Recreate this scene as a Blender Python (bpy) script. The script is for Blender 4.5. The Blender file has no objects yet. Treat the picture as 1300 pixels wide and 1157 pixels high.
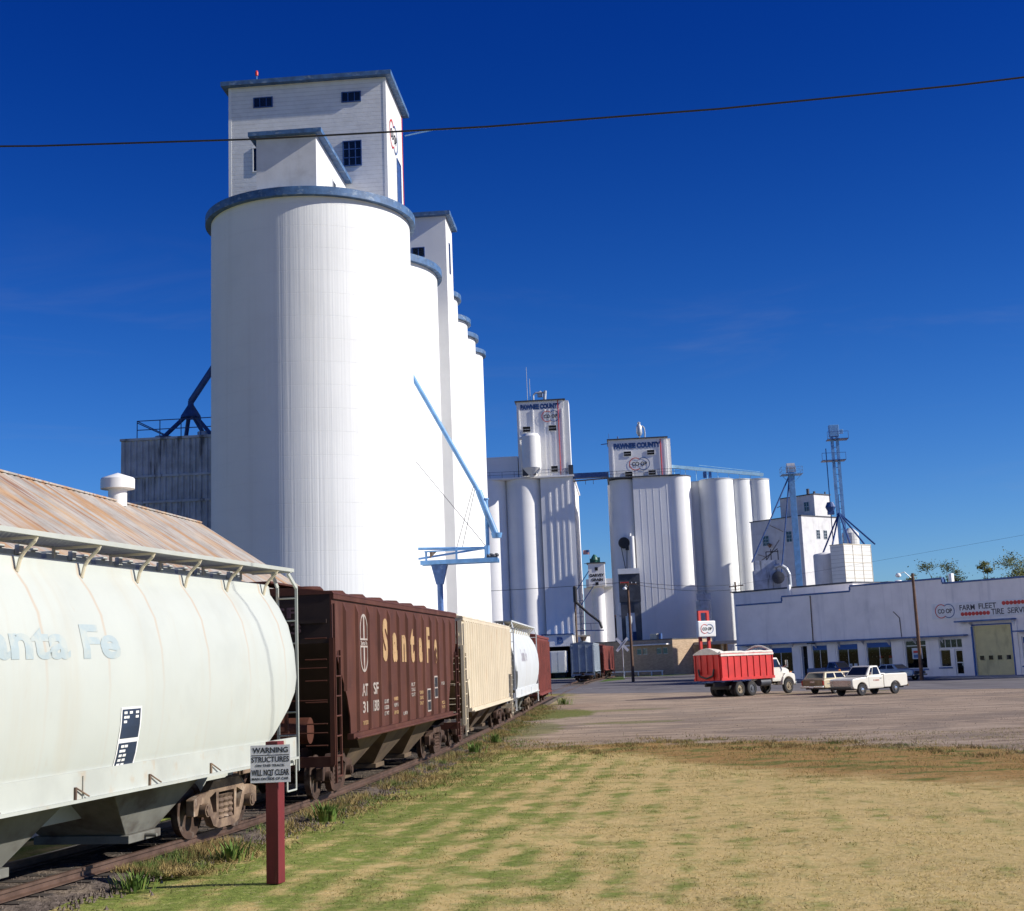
import bpy, bmesh, math, random
from mathutils import Vector, Matrix
random.seed(7)
scn = bpy.context.scene
col = scn.collection
R = math.radians
sin, cos, PI = math.sin, math.cos, math.pi

# ------------------------------------------------------------------ mesh builder
class MB:
    def __init__(s): s.v = []; s.f = []
    def add(s, vs, fs, M=None):
        o = len(s.v)
        s.v += [tuple(M @ Vector(p)) if M else tuple(p) for p in vs]
        s.f += [tuple(i + o for i in f) for f in fs]
        return s
    def box(s, x0, x1, y0, y1, z0, z1, M=None):
        vs = [(x0,y0,z0),(x1,y0,z0),(x1,y1,z0),(x0,y1,z0),(x0,y0,z1),(x1,y0,z1),(x1,y1,z1),(x0,y1,z1)]
        return s.add(vs, [(0,3,2,1),(4,5,6,7),(0,1,5,4),(1,2,6,5),(2,3,7,6),(3,0,4,7)], M)
    def bar(s, a, b, w, h=None, M=None, upv=(0,0,1)):
        h = h or w
        a = Vector(a); b = Vector(b); d = (b-a).normalized(); u = Vector(upv)
        if abs(d.dot(u)) > .98: u = Vector((0,1,0))
        r = d.cross(u).normalized(); u = r.cross(d)
        vs = []
        for p in (a, b):
            for i, j in ((-1,-1),(1,-1),(1,1),(-1,1)): vs.append(p + r*(w/2*i) + u*(h/2*j))
        return s.add(vs, [(3,2,1,0),(4,5,6,7),(0,1,5,4),(1,2,6,5),(2,3,7,6),(3,0,4,7)], M)
    def tube(s, a, b, r, r2=None, n=8, M=None, caps=True):
        r2 = r if r2 is None else r2
        a = Vector(a); b = Vector(b); d = (b-a).normalized()
        u = Vector((0,0,1)) if abs(d.z) < .95 else Vector((0,1,0))
        x = d.cross(u).normalized(); y = x.cross(d)
        vs = []
        for p, q in ((a, r), (b, r2)):
            for i in range(n):
                t = 2*PI*i/n; vs.append(p + x*(q*cos(t)) + y*(q*sin(t)))
        fs = [((i+1)%n, i, n+i, n+(i+1)%n) for i in range(n)]
        if caps: fs += [tuple(range(n)), tuple(range(2*n-1, n-1, -1))]
        return s.add(vs, fs, M)
    def path(s, pts, r, n=7, M=None):
        for a, b in zip(pts[:-1], pts[1:]): s.tube(a, b, r, n=n, M=M)
        return s
    def lathe(s, prof, c=(0,0,0), n=24, M=None, caps=True):
        vs = []; fs = []
        for r, z in prof:
            for i in range(n):
                t = 2*PI*i/n; vs.append((c[0]+r*cos(t), c[1]+r*sin(t), c[2]+z))
        for k in range(len(prof)-1):
            for i in range(n):
                j = (i+1) % n; fs.append((k*n+i, k*n+j, (k+1)*n+j, (k+1)*n+i))
        if caps:
            fs.append(tuple(range(n-1, -1, -1))); m = (len(prof)-1)*n; fs.append(tuple(range(m, m+n)))
        return s.add(vs, fs, M)
    def prism(s, poly, ax, a, b, M=None):
        "extrude 2D polygon along axis ax (0: poly=(y,z), 1: poly=(x,z), 2: poly=(x,y)) from a to b"
        n = len(poly); vs = []
        for t in (a, b):
            for p, q in poly: vs.append((t,p,q) if ax == 0 else (p,t,q) if ax == 1 else (p,q,t))
        fs = [tuple(range(n)), tuple(range(2*n-1, n-1, -1))] + [((i+1)%n, i, n+i, n+(i+1)%n) for i in range(n)]
        return s.add(vs, fs, M)
    def loft(s, secs, M=None, close=True, caps=True):
        n = len(secs[0]); vs = [p for q in secs for p in q]; fs = []
        for k in range(len(secs)-1):
            for i in range(n if close else n-1):
                j = (i+1) % n; fs.append((k*n+i, k*n+j, (k+1)*n+j, (k+1)*n+i))
        if caps: fs += [tuple(range(n-1,-1,-1)), tuple(range((len(secs)-1)*n, len(secs)*n))]
        return s.add(vs, fs, M)
    def quad(s, a, b, c, d, M=None): return s.add([a,b,c,d], [(0,1,2,3)], M)
    def mesh(s, me, M=None):
        return s.add([v.co.copy() for v in me.vertices], [tuple(p.vertices) for p in me.polygons], M)
    def build(s, name, mat, parent=None, smooth=None, bevel=0, local=False, fixn=True, extra=()):
        me = bpy.data.meshes.new(name)
        vs = s.v
        if parent is not None and not local:
            I = WM[parent.name].inverted(); vs = [tuple(I @ Vector(p)) for p in vs]
        me.from_pydata(vs, [], s.f)
        if fixn:
            bm = bmesh.new(); bm.from_mesh(me); bmesh.ops.recalc_face_normals(bm, faces=bm.faces); bm.to_mesh(me); bm.free()
        me.materials.append(mat)
        for m in extra: me.materials.append(m)
        if smooth is not None:
            me.polygons.foreach_set('use_smooth', [True]*len(me.polygons)); me.set_sharp_from_angle(angle=R(smooth))
        me.update()
        o = bpy.data.objects.new(name, me); col.objects.link(o)
        if parent is not None: o.parent = parent; WM[o.name] = WM[parent.name]
        else: WM[o.name] = Matrix()
        if bevel:
            b = o.modifiers.new('bevel', 'BEVEL'); b.width = bevel; b.segments = 2; b.limit_method = 'ANGLE'; b.angle_limit = R(40)
        return o
WM = {}
def tag(o, label=None, cat=None, group=None, kind=None):
    if label: o['label'] = label
    if cat: o['category'] = cat
    if group: o['group'] = group
    if kind: o['kind'] = kind
    return o
def thing(name, label, cat, loc=(0,0,0), rz=0, group=None):
    o = bpy.data.objects.new(name, None); col.objects.link(o); o.empty_display_size = .3
    o.location = loc; o.rotation_euler = (0,0,rz)
    WM[o.name] = Matrix.Translation(loc) @ Matrix.Rotation(rz, 4, 'Z')
    return tag(o, label, cat, group)
def setting(o): o['kind'] = 'structure'; return o
def frame(origin, right, up):
    r = Vector(right).normalized(); u = Vector(up).normalized(); n = r.cross(u)
    m = Matrix((r, u, n)).transposed().to_4x4(); m.translation = Vector(origin); return m
def shape(outer, holes=(), depth=.1):
    "2D outline with holes, extruded by depth; returns mesh in the XY plane centred on z=0"
    cu = bpy.data.curves.new('t', 'CURVE'); cu.dimensions = '2D'; cu.fill_mode = 'BOTH'; cu.extrude = depth/2
    for pl in [outer] + list(holes):
        sp = cu.splines.new('POLY'); sp.points.add(len(pl)-1); sp.use_cyclic_u = True
        for i, p in enumerate(pl): sp.points[i].co = (p[0], p[1], 0, 1)
    ob = bpy.data.objects.new('t', cu); me = bpy.data.meshes.new_from_object(ob)
    bpy.data.objects.remove(ob); bpy.data.curves.remove(cu); return me
def text(s, w=None, h=1.0, depth=.01, bold=0, space=1.0):
    "text mesh, left-bottom at origin, cap height h and width w if given"
    cu = bpy.data.curves.new('t', 'FONT'); cu.body = s; cu.extrude = depth/2; cu.offset = bold; cu.size = 1; cu.space_character = space; cu.resolution_u = 4
    ob = bpy.data.objects.new('t', cu); me = bpy.data.meshes.new_from_object(ob)
    bpy.data.objects.remove(ob); bpy.data.curves.remove(cu)
    xs = [v.co.x for v in me.vertices]; ys = [v.co.y for v in me.vertices]
    x0, x1, y0, y1 = min(xs), max(xs), min(ys), max(ys); sy = h/(y1-y0); sx = w/(x1-x0) if w else sy
    for v in me.vertices: v.co.x = (v.co.x-x0)*sx; v.co.y = (v.co.y-y0)*sy
    return me
def lettering(name, s, mat, parent, M, w=None, h=1, depth=.012, bold=0.01, space=1.0, center=False, local=True):
    me = text(s, w, h, depth, bold, space)
    if center:
        mx = max(v.co.x for v in me.vertices); M = M @ Matrix.Translation((-mx/2, -h/2, 0))
    return MB().mesh(me, M).build(name, mat, parent, local=local, fixn=False)
def ring(mb, cx, cy, r0, r1, M, a0=0, a1=360, n=40, d=.012, sx=1):
    t = [R(a0+(a1-a0)*i/n) for i in range(n+1)]; vs = []; 
    for z in (-d/2, d/2):
        for r in (r0, r1):
            vs += [(cx+r*cos(q)*sx, cy+r*sin(q), z) for q in t]
    k = n+1; fs = []
    for i in range(n):
        fs += [(2*k+i, 3*k+i, 3*k+i+1, 2*k+i+1), (i, i+1, k+i+1, k+i), (k+i, k+i+1, 3*k+i+1, 3*k+i), (i, 2*k+i, 2*k+i+1, i+1)]
    mb.add(vs, fs, M)
def coop_logo(parent, M, w, local=True, name='emblem'):
    "two interlocking rings, red and blue, with CO OP between them; M centre frame, w overall width"
    r = w*.31; t = w*.035; dx = w*.19
    a = MB(); ring(a, -dx, 0, r-t, r, M, 48, 312); e = a.build(name, m_red, parent, local=local, fixn=False)
    a = MB(); ring(a, dx, 0, r-t, r, M, -132, 132); a.build('blue_ring', m_blue, e, local=local, fixn=False)
    a = MB(); ring(a, dx, 0, r-t, r, M, 132, 180, 12); ring(a, dx, 0, r-t, r, M, 180, 228, 12)
    lettering('letters', 'CO OP', m_black, e, M, w*.72, w*.20, .014, .02, center=True, local=local)
    return e

# ------------------------------------------------------------------ materials
class NT:
    def __init__(s, tree): s.t = tree; s.n = tree.nodes; s.l = tree.links
    def new(s, t, **k):
        n = s.n.new(t)
        for a, b in k.items(): setattr(n, a, b)
        return n
    def put(s, sock, v):
        if hasattr(v, 'is_output') or isinstance(v, bpy.types.NodeSocket): s.l.new(v, sock)
        else:
            if isinstance(v, (tuple, list)) and len(v) == 3 and sock.type == 'RGBA': v = (*v, 1)
            sock.default_value = v
    def math(s, op, a, b=None, c=None, clamp=False):
        n = s.new('ShaderNodeMath', operation=op, use_clamp=clamp); s.put(n.inputs[0], a)
        if b is not None: s.put(n.inputs[1], b)
        if c is not None: s.put(n.inputs[2], c)
        return n.outputs[0]
    def mix(s, f, a, b, mode='MIX'):
        n = s.new('ShaderNodeMix', data_type='RGBA', blend_type=mode); s.put(n.inputs['Factor'], f); s.put(n.inputs[6], a); s.put(n.inputs[7], b); return n.outputs[2]
    def coord(s, scale=(1,1,1), loc=(0,0,0), rot=(0,0,0)):
        tc = s.new('ShaderNodeTexCoord'); mp = s.new('ShaderNodeMapping'); s.l.new(tc.outputs['Object'], mp.inputs[0])
        mp.inputs['Scale'].default_value = scale; mp.inputs['Location'].default_value = loc; mp.inputs['Rotation'].default_value = rot; return mp.outputs[0]
    def noise(s, scale=1, detail=3, rough=.55, vec=None, dist=0):
        n = s.new('ShaderNodeTexNoise'); n.inputs['Scale'].default_value = scale; n.inputs['Detail'].default_value = detail
        n.inputs['Roughness'].default_value = rough; n.inputs['Distortion'].default_value = dist
        s.put(n.inputs['Vector'], vec if vec is not None else s.coord()); return n.outputs[0]
    def step(s, v, lo, hi):
        n = s.new('ShaderNodeMapRange', interpolation_type='SMOOTHSTEP'); s.put(n.inputs[0], v); s.put(n.inputs[1], lo); s.put(n.inputs[2], hi); n.inputs[3].default_value = 0; n.inputs[4].default_value = 1; return n.outputs[0]
    def xyz(s):
        tc = s.new('ShaderNodeTexCoord'); q = s.new('ShaderNodeSeparateXYZ'); s.l.new(tc.outputs['Object'], q.inputs[0]); return q.outputs
def mat(name, c, rough=.6, metal=0, var=.12, vs=1.5, stains=(), bump=(), lines=(), spec=.5, coat=0, emit=None):
    """stains: (colour, amount, scale vec, lo, hi); bump: (scale vec, strength, distance); lines: (axis, spacing, width, darkness)"""
    m = bpy.data.materials.new(name); m.use_nodes = True; t = NT(m.node_tree); b = m.node_tree.nodes['Principled BSDF']
    b.inputs['Roughness'].default_value = rough; b.inputs['Metallic'].default_value = metal
    b.inputs['Specular IOR Level'].default_value = spec; b.inputs['Coat Weight'].default_value = coat
    n = t.noise(vs, 5, .6)
    lo = tuple(x*(1-var) for x in c); hi = tuple(min(1, x*(1+var*.8)) for x in c)
    k = t.mix(t.step(n, .3, .7), lo, hi)
    for sc, am, sv, l, h in stains:
        f = t.math('MULTIPLY', t.step(t.noise(1, 4, .6, t.coord(sv)), l, h), am); k = t.mix(f, k, sc)
    P = t.xyz() if lines else None
    hts = None
    for ax, sp, w, dk in lines:
        fr = t.math('FRACT', t.math('DIVIDE', t.math('ADD', P[ax], 500.0), sp)); ln = t.math('LESS_THAN', fr, w)
        k = t.mix(t.math('MULTIPLY', ln, dk), k, tuple(x*.35 for x in c))
        hts = t.math('MULTIPLY', ln, -1.0) if hts is None else t.math('SUBTRACT', hts, ln)
    t.l.new(k, b.inputs['Base Color'])
    nm = None
    if hts is not None:
        bp = t.new('ShaderNodeBump'); bp.inputs['Strength'].default_value = .5; bp.inputs['Distance'].default_value = .02; t.l.new(hts, bp.inputs['Height']); nm = bp.outputs[0]
    for sv, st, ds in bump:
        bp = t.new('ShaderNodeBump'); bp.inputs['Strength'].default_value = st; bp.inputs['Distance'].default_value = ds
        t.l.new(t.noise(1, 3, .6, t.coord(sv)), bp.inputs['Height'])
        if nm: t.l.new(nm, bp.inputs['Normal'])
        nm = bp.outputs[0]
    if nm: t.l.new(nm, b.inputs['Normal'])
    if emit: b.inputs['Emission Color'].default_value = (*emit, 1); b.inputs['Emission Strength'].default_value = 1
    return m

m_conc = mat('white_painted_concrete', (.80,.81,.80), .75, var=.035, vs=.25, spec=.2,
   stains=[((.60,.59,.57), .20, (1.6,1.6,.03), .5, .8), ((.6,.55,.45), .15, (.5,.5,.04), .6, .85)],
   bump=[((5.5,5.5,.04), .38, .05), ((1.2,1.2,.8), .10, .05)], lines=[(2, 1.22, .02, .035)])
m_conc2 = mat('aged_white_concrete', (.90,.89,.87), .8, var=.04, vs=.2, spec=.2,
   stains=[((.66,.65,.65), .22, (.9,.9,.025), .5, .8), ((.55,.45,.25), .3, (.25,.25,.05), .66, .85)],
   bump=[((1.6,1.6,.03), .07, .08)], lines=[(2, 1.3, .03, .05)])
m_smooth = mat('plain_white_wall_paint', (.80,.80,.78), .8, var=.04, vs=.5, spec=.2, stains=[((.6,.57,.52), .25, (.8,.8,.2), .55, .8)], bump=[((1.5,1.5,1.5), .08, .03)])
m_siding = mat('white_board_siding', (.74,.74,.73), .7, var=.06, vs=2, spec=.25,
   stains=[((.45,.43,.42), .35, (1.2,1.2,2.5), .52, .85)], lines=[(2, .26, .12, .3)], bump=[((3,3,8), .3, .02)])
m_plaster = mat('white_rendered_wall', (.70,.70,.70), .8, var=.07, vs=.8, spec=.2,
   stains=[((.38,.36,.34), .5, (.9,.9,.9), .52, .85), ((.45,.42,.4), .35, (1.5,1.5,.12), .5, .8)], bump=[((4,4,4), .15, .02)])
m_shop = mat('whitewashed_shop_wall', (.90,.86,.83), .8, var=.06, vs=.5, spec=.2,
   stains=[((.38,.38,.40), .35, (.5,.5,.25), .5, .85), ((.42,.42,.45), .35, (1.6,1.6,.08), .52, .8)], bump=[((2.5,2.5,2.5), .2, .02)])
m_blue = mat('blue_trim_paint', (.055,.125,.31), .5, var=.25, vs=3, stains=[((.35,.42,.5), .35, (3,3,3), .58, .75)])
m_bluerim = mat('weathered_blue_rim', (.055,.13,.27), .6, var=.3, vs=2, stains=[((.30,.38,.46), .55, (2.5,2.5,4), .54, .7), ((.03,.05,.1), .5, (1.2,1.2,1), .6, .75)])
m_ltblue = mat('light_blue_steel', (.15,.34,.62), .45, var=.15, vs=2, stains=[((.06,.12,.25), .5, (1.5,1.5,.6), .55, .75)])
m_dkblue = mat('dark_blue_steel', (.03,.08,.24), .5, var=.25, vs=2)
m_red = mat('red_sign_paint', (.60,.04,.03), .5, var=.1)
m_black = mat('black_paint', (.015,.015,.018), .5, var=.2)
m_white = mat('white_paint', (.80,.80,.78), .5, var=.04, stains=[((.5,.42,.3), .25, (2,2,2), .6, .8)])
m_glass = mat('dark_window_glass', (.012,.016,.022), .06, var=.3, vs=1, spec=.6)
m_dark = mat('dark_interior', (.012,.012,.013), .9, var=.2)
m_steel = mat('galvanised_steel', (.50,.53,.56), .45, .4, var=.15, vs=2, stains=[((.25,.24,.24), .5, (2,2,.4), .5, .8)])
m_dksteel = mat('dark_grey_steel', (.07,.075,.09), .55, .2, var=.3, vs=1)
m_tank = mat('blue_grey_sheet_metal', (.42,.46,.54), .6, .1, var=.2, vs=1.3, stains=[((.05,.045,.05), .75, (2.2,2.2,.25), .54, .68), ((.25,.12,.05), .4, (3,3,.4), .62, .75)])
m_rust = mat('old_rust', (.062,.030,.018), .85, var=.4, vs=4, stains=[((.03,.02,.018), .7, (2,2,2), .45, .7), ((.28,.20,.13), .4, (5,5,5), .6, .75)])
m_wood = mat('weathered_pole_wood', (.14,.075,.045), .85, var=.3, vs=3, stains=[((.06,.035,.025), .7, (4,4,.4), .45, .7)], bump=[((20,20,1), .6, .02)])
m_tyre = mat('tyre_rubber', (.022,.021,.021), .85, var=.2, stains=[((.12,.10,.08), .3, (3,3,3), .5, .8)])
m_chrome = mat('dull_chrome', (.55,.55,.55), .25, .9, var=.1)
# ------------------------------------------------------------------ camera, light, sky
F, CXp, CYp = 1727.0, 650.0, 533.0
yaw, pitch, roll = R(4.543), R(10.127), R(2.26)
fw = Vector((-sin(yaw)*cos(pitch), cos(yaw)*cos(pitch), sin(pitch)))
rt = Vector((cos(yaw), sin(yaw), 0)); upv = rt.cross(fw)
r2 = cos(roll)*rt - sin(roll)*upv; u2 = sin(roll)*rt + cos(roll)*upv
cd = bpy.data.cameras.new('camera'); cam = bpy.data.objects.new('camera', cd); col.objects.link(cam)
M = Matrix((r2, u2, -fw)).transposed().to_4x4(); M.translation = Vector((0,0,2.85)); cam.matrix_world = M
cd.sensor_fit = 'HORIZONTAL'; cd.sensor_width = 36; cd.lens = F/1300*36; cd.shift_y = -(578.5-CYp)/1300; cd.clip_end = 8000; cd.clip_start = .1
scn.camera = cam
SAZ, SEL = R(96.5), R(31)
sd = bpy.data.lights.new('sun', 'SUN'); sd.energy = 4.2; sd.angle = R(.5); sd.color = (1, .95, .86)
so = bpy.data.objects.new('sun', sd); col.objects.link(so)
so.rotation_euler = Vector((sin(SAZ)*cos(SEL), cos(SAZ)*cos(SEL), sin(SEL))).to_track_quat('Z', 'Y').to_euler()
w = bpy.data.worlds.new('World'); scn.world = w; w.use_nodes = True; t = NT(w.node_tree)
bg = w.node_tree.nodes['Background']; sk = t.new('ShaderNodeTexSky', sky_type='NISHITA')
sk.sun_disc = False; sk.sun_elevation = SEL; sk.sun_rotation = SAZ; sk.altitude = 600; sk.air_density = 1.0; sk.dust_density = .25; sk.ozone_density = 3.0
hs = t.new('ShaderNodeHueSaturation'); hs.inputs['Saturation'].default_value = 1.35; t.l.new(sk.outputs[0], hs.inputs['Color'])
tg = t.new('ShaderNodeTexCoord'); sg_ = t.new('ShaderNodeSeparateXYZ'); t.l.new(tg.outputs['Generated'], sg_.inputs[0])
tint = t.mix(1.0, hs.outputs[0], t.mix(t.step(sg_.outputs[2], 0.0, .50), (.46,.68,1.06), (.06,.26,.76)), 'MULTIPLY')
# thin high cirrus low on the right-hand sky (direction based)
tc = t.new('ShaderNodeTexCoord'); mp = t.new('ShaderNodeMapping'); t.l.new(tc.outputs['Generated'], mp.inputs[0]); mp.inputs['Scale'].default_value = (2.2, 2.2, 13); mp.inputs['Rotation'].default_value = (0, R(9), 0)
sp = t.new('ShaderNodeSeparateXYZ'); t.l.new(tc.outputs['Generated'], sp.inputs[0])
nz = t.step(t.noise(1.6, 6, .62, mp.outputs[0], .6), .50, .78)
band = t.math('MULTIPLY', t.step(sp.outputs[2], .04, .12), t.math('SUBTRACT', 1.0, t.step(sp.outputs[2], .2, .34)))
skycol = t.mix(t.math('MULTIPLY', t.math('MULTIPLY', nz, band), .09), tint, (3.2, 3.3, 3.7))
t.l.new(skycol, bg.inputs[0]); bg.inputs[1].default_value = .078
scn.view_settings.view_transform = 'Standard'; scn.view_settings.look = 'None'; scn.view_settings.exposure = .50; scn.view_settings.gamma = 1
scn.render.engine = 'CYCLES'

# ------------------------------------------------------------------ ground
TA = R(-43.42); TD = Vector((sin(TA), cos(TA), 0)); TN = Vector((cos(TA), -sin(TA), 0))
def tw(s_, n_, z=0): return TD*s_ + TN*n_ + Vector((0,0,z))

def ground_mat(name, blade=False):
    m = bpy.data.materials.new(name); m.use_nodes = True; t = NT(m.node_tree); b = m.node_tree.nodes['Principled BSDF']
    b.inputs['Roughness'].default_value = .95; b.inputs['Specular IOR Level'].default_value = .1
    X, Y, Z = t.xyz()
    nb = t.noise(.35, 4, .6); nm = t.noise(1.4, 4, .6); nf = t.noise(9, 5, .65); nf2 = t.noise(34, 4, .7)
    w1 = t.math('MULTIPLY', t.math('SUBTRACT', nb, .5), 9.0); w2 = t.math('MULTIPLY', t.math('SUBTRACT', nm, .5), 2.2)
    warp = t.math('ADD', w1, w2)
    # lot
    wv = t.noise(1, 6, .68, t.coord((.16, 1.3, 1)), .8)
    dirt = t.mix(t.step(wv, .36, .64), (.20,.15,.11), (.41,.325,.25))
    rut = t.noise(1, 5, .7, t.coord((.10,2.4,1),(7,2,0),(0,0,R(14))), .5); dirt = t.mix(t.math('MULTIPLY', t.step(rut, .54, .62), .55), dirt, (.15,.105,.08))
    rut2 = t.noise(1, 5, .7, t.coord((.13,3.1,1),(1,9,0),(0,0,R(-11))), .4); dirt = t.mix(t.math('MULTIPLY', t.step(rut2, .58, .64), .5), dirt, (.47,.36,.27))
    dirt = t.mix(t.math('MULTIPLY', t.step(nf, .35, .75), .5), dirt, (.46,.35,.265))
    dirt = t.mix(t.math('MULTIPLY', t.step(t.noise(.22, 5, .6), .47, .60), .6), dirt, (.205,.165,.135))
    dirt = t.mix(t.math('MULTIPLY', t.step(nf2, .6, .85), .45), dirt, (.14,.10,.075))
    # lawn: tan with mown green stripes running away, greener to the left
    tan = t.mix(t.step(nm, .3, .7), (.58,.42,.175), (.43,.33,.125)); tan = t.mix(t.math('MULTIPLY', t.step(nf, .35, .7), .6), tan, (.66,.52,.26))
    green = t.mix(t.step(nf, .3, .7), (.10,.165,.028), (.22,.28,.055))
    rowp = t.math('ADD', t.math('ADD', X, t.math('MULTIPLY', Y, -.07)), t.math('MULTIPLY', nm, .35))
    row = t.math('SINE', t.math('MULTIPLY', rowp, 7.6))
    gl = t.math('SUBTRACT', .80, t.math('MULTIPLY', t.step(X, -6.0, 3.0), .85)); gl = t.math('ADD', gl, t.math('MULTIPLY', t.math('SUBTRACT', nb, .5), 1.6))
    gf = t.math('ADD', t.math('ADD', gl, t.math('MULTIPLY', row, .25)), t.math('MULTIPLY', t.math('SUBTRACT', nm, .5), 2.0))
    gf = t.math('ADD', gf, t.math('MULTIPLY', t.math('SUBTRACT', nf, .5), 1.1))
    lawn = t.mix(t.math('MULTIPLY', t.step(gf, .05, .95), .9), tan, green)
    lawn = t.mix(t.math('MULTIPLY', t.step(t.noise(2.6,4,.65,t.coord((1,.45,1))), .56, .74), .45), lawn, (.27,.20,.10))
    lawn = t.mix(t.math('MULTIPLY', t.step(nf2, .55, .78), .5), lawn, (.15,.115,.05))
    lawn = t.mix(t.math('MULTIPLY', t.step(t.noise(5.0,5,.7), .52, .66), .35), lawn, (.62,.50,.27))
    lawn = t.mix(t.math('MULTIPLY', t.step(t.noise(3.3,5,.7,t.coord((1,.6,1),(5,5,0))), .58, .68), .5), lawn, (.10,.12,.03))
    # weedy strip between lawn and lot
    weeds = t.mix(t.step(nf, .35, .65), (.42,.24,.09), (.24,.16,.058)); weeds = t.mix(t.math('MULTIPLY', t.step(t.noise(.9,4,.6,t.coord((.55,1.2,1),(3,1,0))), .5, .62), .85), weeds, (.10,.14,.03))
    weeds = t.mix(t.math('MULTIPLY', t.step(t.noise(4.5,4,.7), .5, .7), .6), weeds, (.48,.33,.15))
    weeds = t.mix(t.math('MULTIPLY', t.step(nf2, .5, .8), .5), weeds, (.33,.22,.10))
    yb = t.math('SUBTRACT', 47.5, t.math('MULTIPLY', t.math('MULTIPLY', t.math('MAXIMUM', X, 0.0), t.math('MAXIMUM', X, 0.0)), .085))
    yw = t.math('SUBTRACT', yb, t.math('ADD', 1.5, t.math('MULTIPLY', t.step(X, -2.5, 4.5), 11.0)))
    yy = t.math('ADD', Y, warp)
    g = t.mix(t.step(t.math('SUBTRACT', yy, yw), -2.6, 2.4), lawn, weeds)
    lotm = t.step(t.math('SUBTRACT', t.math('ADD', Y, t.math('MULTIPLY', warp, 1.0)), yb), -1.2, 1.4)
    g = t.mix(lotm, g, dirt)
    # trackside green / weeds on lot patches
    gp = t.math('ADD', t.math('MULTIPLY', t.math('SUBTRACT', 0.0, t.math('ADD', X, 5.2)), .75), t.math('MULTIPLY', warp, .55))
    side = t.step(gp, -.9, 1.0)
    trk = t.mix(t.step(nm, .42, .6), (.33,.23,.10), (.10,.15,.03)); trk = t.mix(t.math('MULTIPLY', t.step(nf, .45, .7), .6), trk, (.22,.17,.10))
    g = t.mix(t.math('MULTIPLY', side, t.step(Y, 30, 38)), g, trk)
    def patch(cx, cy, rx, ry, c):
        a = t.math('DIVIDE', t.math('SUBTRACT', X, cx), rx); e = t.math('DIVIDE', t.math('SUBTRACT', Y, cy), ry)
        d = t.math('ADD', t.math('MULTIPLY', a, a), t.math('MULTIPLY', e, e)); d = t.math('ADD', d, t.math('MULTIPLY', t.math('SUBTRACT', nm, .5), 2.4))
        return t.math('MULTIPLY', t.math('SUBTRACT', 1.0, t.step(d, .6, 1.2)), c)
    for cx, cy, rx, ry, c in ((-4.6,76,2.6,7,.95),(-1.5,78,3.4,1.6,.5),(-.2,63,2.4,1.3,.55),(-4.6,60,1.6,6,.6),(14,97,5,1.2,.5)):
        g = t.mix(patch(cx, cy, rx, ry, c), g, t.mix(t.step(nf, .35, .65), (.07,.13,.025), (.20,.17,.06)))
    # gravelly ballast beside rails
    if blade:
        oi = t.noise(55, 2, .5); g = t.mix(.35, g, t.mix(t.step(oi, .35, .65), (.20,.26,.06), (.62,.50,.26)))
        g = t.mix(t.math('MULTIPLY', t.step(Z, 0.0, .12), .35), g, (.5,.48,.25), 'MIX')
    t.l.new(g, b.inputs['Base Color'])
    bp = t.new('ShaderNodeBump'); bp.inputs['Strength'].default_value = .7; bp.inputs['Distance'].default_value = .06
    t.l.new(t.math('ADD', nf, t.math('MULTIPLY', nf2, .6)), bp.inputs['Height'])
    if not blade: t.l.new(bp.outputs[0], b.inputs['Normal'])
    else:
        tl = t.new('ShaderNodeBsdfTranslucent'); t.l.new(g, tl.inputs[0]); mx = t.new('ShaderNodeMixShader'); mx.inputs[0].default_value = .5; t.l.new(b.outputs[0], mx.inputs[1]); t.l.new(tl.outputs[0], mx.inputs[2]); out = [n for n in t.n if n.type == 'OUTPUT_MATERIAL'][0]; t.l.new(mx.outputs[0], out.inputs[0])
    return m
m_ground = ground_mat('ground_soil_and_grass')
# fine undulating ground near the camera, one sheet to the horizon
def gz(x, y):
    if y > 62 or y < 4 or abs(x) > 40: return 0.0
    k = min(1, (62-y)/10, (y-4)/6, (40-abs(x))/6)
    return k*(.018*sin(x*1.3+y*.7)+.015*sin(y*1.9-x*.6)+.01*sin(3.1*x+1.7*y)) - k*.03
mb = MB(); xs = [-4000,-400,-40]+[-39.5+i*.5 for i in range(159)]+[40,400,4000]; ys = [-4000,-300,4]+[4.5+i*.5 for i in range(116)]+[400,4000]
ny = len(ys)
mb.v = [(x, y, gz(x, y)) for x in xs for y in ys]
mb.f = [(i*ny+j, (i+1)*ny+j, (i+1)*ny+j+1, i*ny+j+1) for i in range(len(xs)-1) for j in range(ny-1)]
g = mb.build('ground', m_ground, smooth=60, fixn=False); setting(g)

m_asph = mat('grey_asphalt', (.155,.145,.15), .9, var=.22, vs=.22, spec=.2, stains=[((.09,.085,.09), .6, (.5,.06,1), .5, .75), ((.27,.24,.22), .5, (.12,.6,1), .52, .75)], bump=[((30,30,30), .4, .01)])
m_walk = mat('pavement_concrete', (.34,.33,.32), .85, var=.15, vs=.8, stains=[((.2,.19,.18), .5, (1,1,1), .5, .75)])
m_grass = mat('lawn_green', (.07,.13,.03), .95, var=.4, vs=2, spec=.1, stains=[((.2,.2,.06), .6, (.6,.6,1), .45, .7)])
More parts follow.
